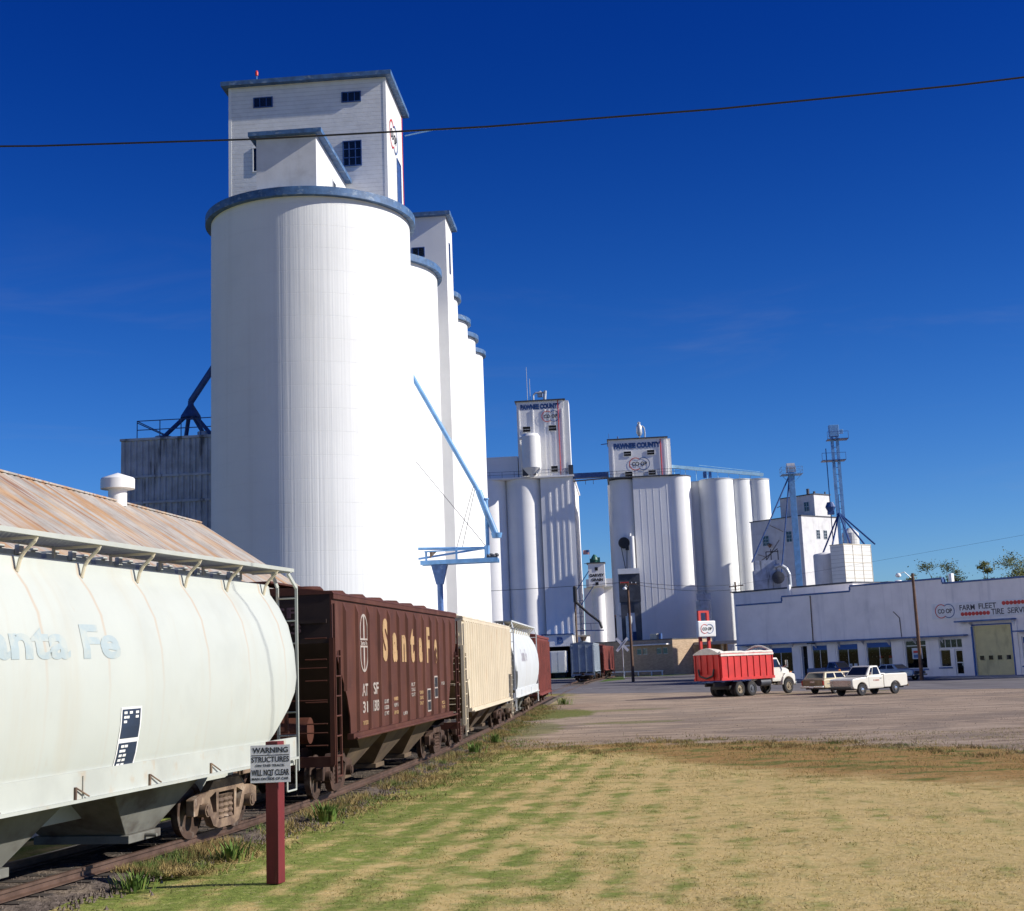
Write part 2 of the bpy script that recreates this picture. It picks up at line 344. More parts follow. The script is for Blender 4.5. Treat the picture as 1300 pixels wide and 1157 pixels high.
# road: ragged near edge
mb = MB(); pts = []
random.seed(3)
s0 = -60
while s0 < 130: pts.append(tw(s0, 79.6+random.uniform(-.35,.35)+.5*sin(s0*.13), .006)); s0 += 1.6
pts += [tw(330, 79, .006), tw(330, 104.4, .006), tw(-60, 104.4, .006)]
mb.add(pts, [tuple(range(len(pts)))]); setting(mb.build('road', m_asph, fixn=False))
mb = MB(); pts = [tw(101.2,104.45,.01), tw(330,104.45,.01), tw(330,152,.01), tw(176,149,.01), tw(150,149.5,.01), tw(150,152,.01), tw(101.2,152,.01)]
mb.add(pts, [tuple(range(len(pts)))]); setting(mb.build('station_forecourt', m_asph, fixn=False))
mb = MB(); mb.box(-30.5, 60, -4.4, -.02, 0, .13); mb.box(-30.5, 60, -4.62, -4.42, 0, .12)
RZ = math.atan2(-TD.y, -TD.x)
pv = mb.build('pavement', m_walk, local=True, bevel=.02); pv.location = tw(70.68, 108.85); pv.rotation_euler = (0,0,RZ); setting(pv)
# green verge in front of the brick building and beside the boxcars
mb = MB(); pts = [tw(149.5,149.2,.02), tw(150,155,.02), tw(186,158,.02), tw(186,147.5,.02), tw(172,146.8,.02)]
pts2 = [(-4.2,183,.024), (-3.0,206,.024), (-1.2,236,.024), (-3.9,240,.024)]
mb.add(pts, [tuple(range(len(pts)))]); setting(mb.build('grass_verge', m_grass, fixn=False))
mb = MB(); mb.add([(-4.3,176,.028),(-1.0,190,.028),(-1.2,214,.028),(-3.2,214,.028)], [(0,1,2,3)]); setting(mb.build('grass_verge', m_grass, fixn=False))
mb = MB()
for a, b, n0, n1 in ((111.5,114.5,91.9,92.05),(120,123,91.9,92.05),(103,106,91.9,92.05)): mb.add([tw(a,n0,.011), tw(b,n0,.011), tw(b,n1,.011), tw(a,n1,.011)], [(0,1,2,3)])
setting(mb.build('road_marking', m_white, fixn=False))

# ------------------------------------------------------------------ track
tp = [(-16,-20),(-13.2,-6),(-10.6,7),(-8.81,18.1),(-7.72,26.3),(-7.2,35.3),(-6.9,46),(-6.75,62),(-6.8,77),(-6.93,93),(-6.9,130),(-6.45,165),(-6.0,184),(-4.9,200),(-3.4,214),(.5,236)]
def catmull(P, k=8):
    out = []
    for i in range(1, len(P)-2):
        p0, p1, p2, p3 = [Vector(q) for q in P[i-1:i+3]]
        for j in range(k):
            u = j/k; out.append(.5*((2*p1)+(p2-p0)*u+(2*p0-5*p1+4*p2-p3)*u*u+(3*p1-p0-3*p2+p3)*u**3))
    out.append(Vector(P[-2])); return out
TR = catmull(tp)
def offs(P, d):
    o = []
    for i, p in enumerate(P):
        a = P[max(0,i-1)]; b = P[min(len(P)-1,i+1)]; t_ = (b-a).normalized(); o.append(Vector((p.x+t_.y*d, p.y-t_.x*d)))
    return o
m_ball = mat('track_ballast', (.13,.105,.09), .95, var=.4, vs=6, spec=.1, stains=[((.24,.19,.14), .7, (2,2,2), .45, .7), ((.05,.04,.035), .6, (9,9,9), .5, .7)], bump=[((14,14,14), 1.0, .06)])
m_rail = mat('rail_steel', (.16,.10,.075), .5, .5, var=.3, vs=3)
m_tie = mat('dark_timber_tie', (.05,.04,.032), .9, var=.3, vs=4)
mb = MB(); secs = []
for l, z in ((-2.0,-.03),(-1.35,.09),(1.05,.075),(1.4,-.03)): secs.append([(p.x,p.y,z if p.y < 112 or p.y > 160 else -.02) for p in offs(TR, l)])
nT = len(TR); vs = [q for s_ in secs for q in s_]; fs = [(k*nT+i, (k+1)*nT+i, (k+1)*nT+i+1, k*nT+i+1) for k in range(3) for i in range(nT-1)]
mb.add(vs, fs); o = mb.build('ballast', m_ball, smooth=50, fixn=False); setting(o)
for sgn in (-1, 1):
    mb = MB(); c_ = offs(TR, sgn*.752)
    prof = [(-.07,.11),(-.07,.125),(-.01,.14),(-.01,.2),(-.036,.21),(-.036,.25),(.036,.25),(.036,.21),(.01,.2),(.01,.14),(.07,.125),(.07,.11)]
    secs = []
    for i, p in enumerate(c_):
        a = c_[max(0,i-1)]; b = c_[min(nT-1,i+1)]; t_ = (b-a).normalized(); zo = 0
        if 108 < p.y < 164: zo = -.20
        secs.append([(p.x+t_.y*u, p.y-t_.x*u, z+zo) for u, z in prof])
    mb.loft(secs, caps=True); setting(mb.build('rail', m_rail, smooth=30))
mb = MB(); acc = 0
for i in range(nT-1):
    a, b = TR[i], TR[i+1]; L_ = (b-a).length; d = (b-a)/L_; n_ = Vector((d.y,-d.x))
    while acc < L_:
        p = a+d*acc
        if p.y < 108 or p.y > 164: mb.bar((p.x-n_.x*1.3,p.y-n_.y*1.3,.05),(p.x+n_.x*1.02,p.y+n_.y*1.02,.05),.23,.08)
        acc += .56
    acc -= L_
setting(mb.build('railway_tie', m_tie))
# ------------------------------------------------------------------ freight cars
ZR = .25
def bogie(root, y, mt, wm, big=True):
    t_ = MB().bar((-1.0,y,.62),(1.0,y,.62),.36,.26).box(-.3,.3,y-.3,y+.3,.74,.98).build('truck', mt, root, local=True, bevel=.02)
    outer = [(-1.22,.36),(-1.22,.62),(-1.0,.68),(-.72,.70),(-.5,.86),(.5,.86),(.72,.70),(1.0,.68),(1.22,.62),(1.22,.36),(1.08,.36),(1.02,.52),(.72,.52),(.66,.36),(.5,.14),(.3,.08),(-.3,.08),(-.5,.14),(-.66,.36),(-.72,.52),(-1.02,.52),(-1.08,.36)]
    holes = [[(-.3,.22),(.3,.22),(.3,.66),(-.3,.66)], [(-.64,.6),(-.4,.7),(-.38,.34),(-.5,.34)], [(.64,.6),(.5,.34),(.38,.34),(.4,.7)]]
    me = shape(outer, holes, .13)
    for s_ in (-1, 1):
        Mx = frame((s_*1.02, y, ZR), (0, 1, 0), (0, 0, 1))
        sf = MB().mesh(me, Mx).build('side_frame', mt, t_, local=True, bevel=.018, fixn=False)
        if big:
            sp = MB()
            for dy in (-.17, .02, .19):
                pr = []
                for k in range(9): pr += [(.07 if k % 2 else .095, .24+k*.045)]
                sp.lathe(pr, (s_*1.02, y+dy-.01, ZR), 10)
            sp.build('spring', mt, t_, local=True, smooth=40)
    wprof = [(.0,-.07),(.12,-.07),(.14,-.04),(.36,-.03),(.38,-.068),(.42,-.066),(.425,.03),(.45,.045),(.45,.068),(.38,.07),(.36,.03),(.12,.05),(.1,.09),(0,.09)]
    for dy in (-.87, .87):
        for s_ in (-1, 1):
            Mx = Matrix.Translation((s_*.78, y+dy, ZR+.425)) @ Matrix.Rotation(PI/2*(-s_), 4, 'Y') @ Matrix.Scale(1, 4)
            MB().lathe([(r, -z) for r, z in wprof], n=28, M=Mx, caps=False).build('wheel', wm, t_, local=True, smooth=35)
        ax = MB().tube((-1.0,y+dy,ZR+.425),(1.0,y+dy,ZR+.425),.075,n=10)
        for s_ in (-1, 1): ax.tube((s_*1.0,y+dy,ZR+.425),(s_*1.17,y+dy,ZR+.425),.11,n=12); ax.tube((s_*1.17,y+dy,ZR+.425),(s_*1.19,y+dy,ZR+.425),.085,n=6)
        ax.build('axle', mt, t_, local=True, smooth=40)
    return t_
def coupler(root, y, sgn, mt):
    c_ = MB().bar((0,y,ZR+.83),(0,y+sgn*.62,ZR+.83),.16,.18)
    c_.box(-.17,.13,y+sgn*.62-.14,y+sgn*.62+.14,ZR+.70,ZR+.97)
    c_.box(.06,.19,min(y+sgn*.5,y+sgn*.85),max(y+sgn*.5,y+sgn*.85),ZR+.72,ZR+.95)
    c_.tube((-.35,y+sgn*.1,ZR+.95),(-1.35,y+sgn*.15,ZR+.9),.018,n=6)
    c_.path([(-.3,y,ZR+.75),(-.32,y+sgn*.35,ZR+.45),(-.25,y+sgn*.7,ZR+.5)],.03)
    return c_.build('coupler', mt, root, local=True, bevel=.02)
def ladder(root, name, mt, p0, p1, q0, n, r=.017):
    "rails p0->p1 and q0->..., rungs"
    a0, a1, b0 = Vector(p0), Vector(p1), Vector(q0); b1 = b0 + (a1-a0); l = MB()
    l.bar(a0, a1, .05, .03); l.bar(b0, b1, .05, .03)
    for i in range(n):
        f = (i+.5)/n; l.tube(a0.lerp(a1, f), b0.lerp(b1, f), r, n=6)
    return l.build(name, mt, root, local=True)
def place(root, cx, cy, az):
    root.location = (cx, cy, 0); root.rotation_euler = (0,0,-R(az)); WM[root.name] = Matrix.Translation((cx,cy,0)) @ Matrix.Rotation(-R(az), 4, 'Z')

m_rope = mat('truck_tan_rust', (.22,.15,.10), .8, var=.35, vs=3, stains=[((.07,.04,.03), .7, (4,4,4), .45, .65), ((.5,.45,.38), .4, (3,3,3), .58, .7)])
def cf_mat(name, c, rustc=(.46,.26,.12), am=.45):
    "painted steel with faint weld seams and thin rust runs down from the shoulder"
    m = mat(name, c, .5, var=.035, vs=.6, spec=.3, stains=[((.46,.42,.33), .35, (.3,1.9,.18), .5, .76), ((.38,.40,.37), .3, (.8,.8,.8), .5, .75), ((.42,.30,.18), .35, (3,3,1.2), .64, .78)], bump=[((.7,1.4,.7), .4, .04)])
    t = NT(m.node_tree); b = m.node_tree.nodes['Principled BSDF']; base = b.inputs['Base Color'].links[0].from_socket
    X, Y, Z = t.xyz()
    yy = t.math('ADD', Y, t.math('MULTIPLY', t.math('SUBTRACT', t.noise(1.1, 3, .5), .5), .10))
    fr = t.math('ABSOLUTE', t.math('SUBTRACT', t.math('FRACT', t.math('DIVIDE', t.math('ADD', yy, 100.0), 1.55)), .5))
    line = t.math('SUBTRACT', 1.0, t.step(fr, .006, .03)); var = t.step(t.noise(.8, 2, .5, t.coord((0,1,0))), .3, .6)
    hgt = t.step(Z, 2.3, 4.1)
    core = t.math('MULTIPLY', t.math('MULTIPLY', line, t.math('ADD', t.math('MULTIPLY', hgt, .9), .16)), t.math('MULTIPLY', var, am))
    k = t.mix(core, base, rustc)
    foot = t.math('MULTIPLY', t.math('SUBTRACT', 1.0, t.step(Z, 1.2, 1.62)), t.step(t.noise(2.0, 4, .6, t.coord((1,.7,3))), .42, .75))
    k = t.mix(t.math('MULTIPLY', foot, .45), k, (.50,.36,.20))
    t.l.new(k, b.inputs['Base Color']); return m
PROF = [(1.46,1.60),(1.52,1.8),(1.59,2.2),(1.62,2.75),(1.58,3.25),(1.46,3.72),(1.28,4.06),(1.10,4.30),(1.07,4.46),(.55,4.56),(0,4.58)]
def prof_x(z):
    for (xa, za), (xb, zb) in zip(PROF[:-1], PROF[1:]):
        if za <= z <= zb: return xa + (xb-xa)*(z-za)/(zb-za)
    return 1.44
def center_flow(label, cx, cy, az, L_, mb_, mwhite, mt, detail=True, group=None, rot=0):
    root = thing('covered_hopper', label, 'freight car', group=group); place(root, cx, cy, az)
    h = L_/2
    P2 = []
    for (xa, za), (xb, zb) in zip(PROF[:-1], PROF[1:]):
        for k in range(2): P2.append((xa+(xb-xa)*k/2, za+(zb-za)*k/2))
    P2.append(PROF[-1])
    loop = P2 + [(-x, z) for x, z in reversed(P2[:-1])]
    secs = []
    ins = lambda z: 1.45*max(0, min(1, (2.75-z)/1.35))**1.15
    st = [0,.04,.12,.26,.5,.8,1.1,1.5]; st = st + [1.5+(L_-3.0)*i/16 for i in range(1,16)] + [L_-q for q in reversed(st)]
    for y in st:
        e = min(y, L_-y); sc = 1-.075*(max(0, 1-e/.26))**2
        sgn = 1 if y < h else -1; sec = []
        for x, z in loop:
            yy = y
            i_ = ins(z)
            if y < h: yy = max(y, i_*(1 - e*.0))
            else: yy = min(y, L_-i_)
            sec.append((x*sc, yy-h, z if z < 2 else 2+(z-2)*(1-.03*(1-sc)/.075)))
        secs.append(sec)
    body = MB().loft(secs).build('body', mb_, root, local=True, smooth=35)
    # side sill
    for s_ in (-1, 1):
        sl = MB().prism([(s_*1.47,1.66),(s_*1.52,1.66),(s_*1.52,1.31),(s_*1.58,1.31),(s_*1.58,1.27),(s_*1.40,1.27),(s_*1.40,1.31),(s_*1.47,1.31)], 1, -h+.0, h-.0)
        for k in range(int(L_/2.1)):
            y = -h+1.0+k*2.1; sl.box(min(s_*1.52,s_*1.54),max(s_*1.52,s_*1.54),y,y+.03,1.31,1.6) if k % 3 == 1 else None
        sl.build('side_sill', mwhite, root, local=True)
    if detail:
        for k in range(8):
            y = -h+1.2+k*2.0; MB().prism([(y,1.31),(y+.035,1.31),(y+.035,1.47),(y,1.47)],0,1.52,1.55).tube((1.545,y+.02,1.46),(1.57,y+.30,1.33),.011,n=6).build('tie_down', mt, root, local=True)
    cs = MB().box(-.22,.22,-h-.1,h+.1,.82,1.2); cs.box(-1.45,1.45,h-.12,h+.12,1.15,1.5).box(-1.45,1.45,-h-.12,-h+.12,1.15,1.5)
    cs.build('center_sill', mwhite, root, local=True, bevel=.01)
    # hopper bays
    n = 3; w_ = (L_-4.6)/n
    for i in range(n):
        y0 = -h+2.3+i*w_; yc = y0+w_/2
        b_ = MB().add([(1.22,y0+.12,1.60),(1.22,y0+w_-.12,1.60),(-1.22,y0+w_-.12,1.60),(-1.22,y0+.12,1.60),(.72,yc-.45,.52),(.72,yc+.45,.52),(-.72,yc+.45,.52),(-.72,yc-.45,.52)],
             [(0,1,5,4),(1,2,6,5),(2,3,7,6),(3,0,4,7),(4,5,6,7),(3,2,1,0)])
        b_.box(-.8,.8,yc-.5,yc+.5,.40,.52); b_.tube((-1.0,yc,.47),(1.0,yc,.47),.03)
        b_.build('hopper_bay', m_bay, root, local=True, bevel=.01)
    # running boards, brackets, hatch trough
    for s_ in (-1, 1):
        rb = MB(); xa, xb = (.66, 1.43)
        lo, hi_ = (s_*xa, s_*xb) if s_ > 0 else (s_*xb, s_*xa)
        rb.box(s_*xb-.02,s_*xb+.02,-h-.15,h+.15,4.70,4.765); rb.box(s_*xa-.02,s_*xa+.02,-h-.15,h+.15,4.70,4.76)
        rb.build('running_board', mwhite, root, local=True)
        gr = MB()
        if detail:
            for k in range(9): x = lo+.06+(hi_-lo-.12)*k/8; gr.box(x-.008,x+.008,-h-.1,h+.1,4.722,4.75)
            for k in range(int(L_/.10)): y = -h-.1+k*.10; gr.box(lo,hi_,y,y+.012,4.715,4.745)
        else: gr.box(lo,hi_,-h-.1,h+.1,4.722,4.75)
        gr.build('walkway_grating', m_steel2, root, local=True)
        nb_ = 11
        for k in range(nb_):
            y = -h+.55+k*(L_-1.1)/(nb_-1)
            MB().path([(s_*1.13,y,4.26),(s_*1.17,y,4.42),(s_*1.24,y,4.52),(s_*1.38,y,4.64),(s_*1.41,y,4.71)],.026).bar((s_*xa,y,4.69),(s_*1.42,y,4.69),.035,.035).bar((s_*.68,y,4.56),(s_*.68,y,4.7),.04,.03).build('bracket', m_bracket, root, local=True)
    for k in range(int(L_/1.35)):
        y = -h+.7+k*1.35; hb = MB().box(-.46,.46,y,y+1.22,4.56,4.66); hb.box(-.5,.5,y+.15,y+.27,4.66,4.70).box(-.5,.5,y+.95,y+1.07,4.66,4.70); hb.box(.46,.54,y+.55,y+.66,4.58,4.72)
        hb.build('hatch_cover', mwhite, root, local=True, bevel=.01)
    for e in (1, -1):
        y = e*(h+.02)
        ladder(root, 'ladder', mwhite, (1.50,y+e*.1,1.05), (1.50,y+e*.1,4.42), (1.12,y+e*.1,1.05), 8)
        ladder(root, 'ladder', mwhite, (-1.50,y+e*.1,1.05), (-1.50,y+e*.1,4.42), (-1.12,y+e*.1,1.05), 8)
        MB().bar((1.50,y+e*.1,4.40),(1.42,y-e*.1,4.66),.05,.05).bar((1.12,y+e*.1,4.42),(1.05,y,4.72),.05,.05).bar((.66,y,4.71),(1.44,y,4.71),.08,.05).bar((-.66,y,4.71),(-1.44,y,4.71),.08,.05).bar((-1.50,y+e*.1,4.40),(-1.42,y-e*.1,4.66),.05,.05).build('end_frame', mwhite, root, local=True)
        for q_ in (1.5, -1.5): MB().path([(q_,y,1.25),(q_,y,.72),(q_,y-e*.42,.72),(q_,y-e*.42,1.25)],.018).build('step', mwhite, root, local=True)
        MB().box(.62,.74,y-e*.08-.05,y-e*.08+.05,1.34,4.5).box(-.74,-.62,y-e*.08-.05,y-e*.08+.05,1.34,4.5).build('end_post', mwhite, root, local=True)
        coupler(root, e*(h+.1), e, mt)
    bogie(root, h-2.05, mt, m_wheel, detail); bogie(root, -h+2.05, mt, m_wheel, detail)
    return root
m_bay = mat('grimy_grey_hopper_steel', (.17,.17,.15), .7, var=.2, vs=1.5, stains=[((.07,.055,.045), .8, (1.2,1.2,2), .45, .65)])
m_steel2 = mat('walkway_steel', (.33,.34,.35), .6, .2, var=.2)
m_bracket = mat('cream_steel_bracket', (.62,.56,.42), .55, var=.1, stains=[((.35,.17,.06), .6, (3,3,5), .55, .75)])
m_wheel = mat('rusty_wheel_steel', (.075,.045,.032), .7, .2, var=.4, vs=5, stains=[((.30,.26,.22), .35, (2,2,2), .6, .7)])
m_cf1 = cf_mat('pale_green_white_car_paint', (.485,.51,.47))
m_cfw = mat('pale_car_underframe_paint', (.44,.46,.42), .55, var=.08, vs=1.2, stains=[((.42,.26,.12), .5, (1,2.5,2), .56, .78), ((.3,.28,.25), .35, (1,1,1), .52, .8)])
m_cf4 = cf_mat('light_grey_car_paint', (.58,.61,.62), (.3,.25,.22), .3)
c1 = center_flow('pale green-white round-sided covered hopper with rust streaks, nearest car of the train', -8.96, 17.2, 8.4, 16.8, m_cf1, m_cfw, m_rope, True, 'freight cars standing on the elevator track')
# faded lettering wrapped on the round side
def wrap(name, s, mt, root, y0, z0, w_, h_, d=.006, bold=.02):
    me = text(s, w_, h_, 0, bold); bm = bmesh.new(); bm.from_mesh(me)
    for k in range(1, 10): bmesh.ops.bisect_plane(bm, geom=bm.verts[:]+bm.edges[:]+bm.faces[:], plane_co=(0,h_*k/10,0), plane_no=(0,1,0))
    for v in bm.verts:
        z = z0+v.co.y; v.co = (prof_x(z)+d, y0+v.co.x, z)
    bm.to_mesh(me); bm.free()
    return MB().mesh(me).build(name, mt, root, local=True, fixn=False)
m_faded = mat('faded_blue_lettering', (.36,.43,.445), .6, var=.04, vs=3, stains=[((.45,.48,.44), .8, (4,4,4), .42, .62)])
wrap('lettering', 'Santa Fe', m_faded, c1, -1.75, 3.12, 3.6, .47, bold=.035)
def panel(root, y0, y1, z0, z1, mt, name, d=.01, xf=None):
    xf = xf or prof_x; n = 5; vs = []
    for k in range(n+1):
        z = z0+(z1-z0)*k/n; vs += [(xf(z)+d, y0, z), (xf(z)+d, y1, z)]
    return MB().add(vs, [(2*k, 2*k+1, 2*k+3, 2*k+2) for k in range(n)]).build(name, mt, root, local=True, fixn=False)
m_navy = mat('navy_stencil_panel', (.02,.035,.07), .6, var=.2)
for i, (za, zb, cells) in enumerate(((2.02,2.42,[(0,0),(1.2,0),(2.6,0),(0,1),(.5,1),(2.6,1),(0,2)]), (1.58,1.96,[(.2,0),(1,0),(0,1),(.6,1),(0,2),(.9,2),(0,3),(.9,3),(0,4),(.9,4),(0,5),(.9,5)]))):
    bgp = panel(c1, 1.85, 2.43, za-.03, zb+.03, m_white, 'stencil_panel', .008)
    panel(c1, 1.88, 2.39, za, zb, m_navy, 'stencil_field', .013).parent = bgp
    q = MB()
    for cx_, cy_ in cells:
        z = zb-.03-.062*cy_; y = 1.92+cx_*.125
        q.add([(prof_x(z)+.018,y,z),(prof_x(z)+.018,y+.085,z),(prof_x(z-.035)+.018,y+.085,z-.035),(prof_x(z-.035)+.018,y,z-.035)],[(0,1,2,3)])
    q.build('stencil_text', m_white, bgp, local=True, fixn=False)

# ---- ribbed covered hopper
def ribbed(label, cx, cy, az, L_, z0, z1, nrib, mbody, mhop, mt, group, ribw=.15, ribd=.065, bays=3, first=1.0, cut=True, detail=True, hatches=True, ribtop=.28):
    root = thing('covered_hopper', label, 'freight car', group=group); place(root, cx, cy, az)
    h = L_/2; W = 1.44
    cutp = [(0, z1-.92), (.35, z1-1.25), (.8, z1-1.7), (1.2, z1-2.15), (1.42, z0+.35), (1.45, z0)] if cut else [(0, z0)]
    poly = [(-h+y, z) for y, z in cutp] + [(h-y, z) for y, z in reversed(cutp)] + [(h, z1), (-h, z1)]
    for s_ in (1, -1):
        a = MB(); a.prism(poly, 0, s_*(W-.03), s_*W)
        a.box(min(s_*W,s_*(W+.05)),max(s_*W,s_*(W+.05)),-h,h,z1-.10,z1)
        for i in range(nrib):
            y = -h+first+(L_-2*first)*i/(nrib-1); zb = z0+.02
            if cut and (y+h < 1.5 or h-y < 1.5): zb = z1-2.0
            xo = s_*(W+ribd); xi = s_*W; hw = ribw/2
            a.add([(xi,y-hw,zb),(xi,y+hw,zb),(xo,y+hw*.62,zb),(xo,y-hw*.62,zb),(xi,y-hw,z1-ribtop+.14),(xi,y+hw,z1-ribtop+.14),(xo,y+hw*.62,z1-ribtop-.05),(xo,y-hw*.62,z1-ribtop-.05)],
                  [(0,1,2,3),(7,6,5,4),(0,4,5,1),(1,5,6,2),(2,6,7,3),(3,7,4,0)])
        a.build('side_panel', mbody, root, local=True)
        sl = MB().box(min(s_*(W-.04),s_*(W+.10)),max(s_*(W-.04),s_*(W+.10)),-h+1.3,h-1.3,z0-.12,z0); sl.tube((s_*(W+.16),-h+1.3,z0-.1),(s_*(W+.16),h-1.0,z0-.1),.03)
        sl.build('side_sill', mbody, root, local=True)
    # roof
    rf = MB().prism([(-W-.06,z1),(W+.06,z1),(W+.02,z1+.05),(.5,z1+.16),(-.5,z1+.16),(-W-.02,z1+.05)], 1, -h-.02, h+.02); rf.build('roof', mbody, root, local=True)
    if hatches:
        for i in range(7):
            y = -h+1.0+i*(L_-2)/6.6
            for s_ in (-1, 1): MB().lathe([(.34,0),(.36,.06),(.3,.12),(0,.14)],(s_*.55,y+.3,z1+.12),16).build('roof_hatch', mbody, root, local=True, smooth=40)
    wk = MB().box(-.25,.25,-h-.3,h+.3,z1+.26,z1+.30)
    for i in range(12):
        y = -h+.3+i*(L_-.6)/11; wk.box(-.2,-.14,y,y+.05,z1+.1,z1+.27).box(.14,.2,y,y+.05,z1+.1,z1+.27)
    wk.build('roof_walk', mbody, root, local=True)
    for e in (1, -1):
        y = e*h
        MB().box(-W+.03,W-.03,min(y,y-e*.04),max(y,y-e*.04),z1-1.0,z1).bar((-W+.1,y+e*.03,z1-.55),(W-.1,y+e*.03,z1-.55),.05,.08).build('end_panel', m_endshade if mbody is m_brown else mbody, root, local=True)
        MB().add([(-W+.03,y-e*.02,z1-1.0),(W-.03,y-e*.02,z1-1.0),(W-.03,y-e*2.3,z0-.35),(-W+.03,y-e*2.3,z0-.35)],[(0,1,2,3)]).build('slope_sheet', m_endshade if mbody is m_brown else mbody, root, local=True, fixn=False)
        po = MB()
        for s_ in (-1, 1):
            po.box(s_*W-.05,s_*W+.05,y-.04,y+.04,.95+ZR*0,z1-.9); po.bar((s_*.45,y-e*.05,1.0),(s_*.45,y-e*.05,z1-.9),.07)
            po.bar((s_*W,y-e*.0,z1-1.0),(s_*W,y-e*.0,1.0),.06)
        po.box(-W,W,min(y,y-e*.16),max(y,y-e*.16),.92,1.12); po.box(-.25,.25,min(y,y-e*2.6),max(y,y-e*2.6),.9,1.2)
        po.build('end_post', mbody, root, local=True)
        for s_ in (-1, 1):
            l = MB(); yy = y-e*.44
            l.bar((s_*(W+.05),yy,.70),(s_*(W+.05),yy,z1-1.15),.045); l.bar((s_*(W+.05),y-e*.02,.60),(s_*(W+.05),y-e*.02,z1-.2),.045)
            for k in range(7):
                z = .72+k*(z1-2.0)/6; l.tube((s_*(W+.06),y-e*.02,z),(s_*(W+.06),yy,z),.018,n=6)
            l.build('ladder', mbody, root, local=True)
        l = MB()
        for k in range(6):
            z = 1.35+k*.43; l.tube((W-.1,y+e*.05,z),(W-.55,y+e*.05,z),.016,n=6)
        for z in (1.6, 2.25, 2.9): l.tube((-W+.1,y+e*.04,z),(W-.1,y+e*.04,z),.014,n=6)
        l.build('grab_iron', mbody, root, local=True)
        if detail: MB().tube((-.9,y-e*.75,1.62),(.75,y-e*.75,1.62),.27,n=20).bar((.3,y-e*.3,1.25),(.3,y-e*.3,1.65),.2).build('brake_reservoir', mbody, root, local=True, smooth=40)
        coupler(root, e*h, e, mt)
    w_ = (L_-4.4)/bays
    for i in range(bays):
        ya = -h+2.2+i*w_; yc = ya+w_/2
        MB().add([(W-.06,ya+.06,z0),(W-.06,ya+w_-.06,z0),(-W+.06,ya+w_-.06,z0),(-W+.06,ya+.06,z0),(.6,yc-.4,.48),(.6,yc+.4,.48),(-.6,yc+.4,.48),(-.6,yc-.4,.48)],
             [(0,1,5,4),(1,2,6,5),(2,3,7,6),(3,0,4,7),(4,5,6,7),(3,2,1,0)]).box(-.68,.68,yc-.46,yc+.46,.38,.49).build('hopper_bay', mhop, root, local=True, bevel=.01)
    MB().box(-.2,.2,-h,h,.85,1.15).build('center_sill', mbody, root, local=True)
    bogie(root, h-1.65, mt, m_wheel, detail); bogie(root, -h+1.65, mt, m_wheel, detail)
    return root
m_brown = mat('oxide_brown_car_paint', (.085,.029,.018), .65, var=.16, vs=1.2, spec=.3, stains=[((.17,.075,.05), .5, (1.5,3,.35), .5, .78), ((.04,.015,.012), .5, (2,2,1), .55, .75)], bump=[((2,2,1), .3, .02)])
m_endshade = mat('shade_darkened_brown_end_sheet', (.022,.011,.009), .8, var=.3)  # car brown taken near black: shade on the end sheets, put into the colour
m_dusty = mat('dusty_tan_hopper', (.125,.085,.05), .85, var=.25, vs=1.5, stains=[((.06,.035,.03), .6, (2,2,2), .5, .7)])
m_cream = mat('cream_car_paint', (.62,.54,.40), .6, var=.06, vs=1, spec=.3, stains=[((.42,.22,.10), .6, (3,2.2,.4), .58, .78), ((.5,.4,.28), .4, (1,5,.5), .5, .8)])
m_brown2 = mat('red_brown_boxcar_paint', (.20,.045,.032), .6, var=.2, vs=1.2, stains=[((.07,.02,.015), .5, (2,2,1), .5, .7)])
m_greycar = mat('blue_grey_car_paint', (.30,.35,.40), .6, var=.15, vs=1.0, stains=[((.12,.13,.15), .5, (1.5,3,.5), .5, .75)])
GR = 'freight cars standing on the elevator track'
c2 = ribbed('dark brown ribbed covered hopper lettered Santa Fe, second car from the camera', -7.2, 35.3, 2.7, 14.7, 1.50, 4.40, 13, m_brown, m_dusty, m_rust, GR)
c3 = ribbed('cream ribbed covered hopper coupled between the brown car and the round grey car', -6.82, 52.45, .7, 15.5, 1.42, 4.38, 24, m_cream, m_dusty, m_rust, GR, ribw=.26, ribd=.085, first=.55, ribtop=.12)
for o in [c for c in bpy.data.objects if c.parent == c3 and c.name.startswith(('center_sill','slope_sheet'))]: o.data.materials[0] = m_dusty
c4 = center_flow('light grey round-sided covered hopper behind the cream car', -6.78, 69.9, 0, 15.0, m_cf4, m_cf4, m_rope, False, GR)
wrap('lettering', 'Santa Fe', mat('smudged_grey_lettering', (.38,.36,.40), .6, var=.2), c4, -4.6, 2.9, 3.4, .6)
c5 = ribbed('red-brown ribbed freight car at the far end of the train by the road crossing', -6.95, 86.3, -.3, 14.2, 1.02, 4.38, 12, m_brown2, m_rust, m_rust, GR, ribw=.16, ribd=.08, cut=False, first=.5, detail=False, hatches=False)
c6 = ribbed('blue-grey freight car with flat end facing the crossing under the far elevators', -6.05, 184.6, 1.5, 15, 1.45, 4.95, 14, m_greycar, m_dksteel, m_rust, GR, ribw=.15, ribd=.065, cut=False, detail=False, hatches=False)
ve = MB()
for x in (-1.35,-.45,.45,1.35): ve.box(x-.04,x+.04,-7.6,-7.5,1.2,4.75)
ve.build('end_rib', m_greycar, c6, local=True); MB().box(-1.4,1.4,-7.515,-7.49,1.35,4.0).build('end_plate', m_greycar, c6, local=True)
c7 = ribbed('rust-red boxcar partly hidden behind the blue-grey freight car', -4.75, 203.0, 5.0, 15, 1.4, 4.7, 12, m_brown2, m_rust, m_rust, GR, cut=False, detail=False, hatches=False)
m_tan = mat('gold_white_lettering', (.42,.27,.13), .6, var=.15, vs=3, stains=[((.35,.16,.08), .6, (4,4,4), .5, .7)])
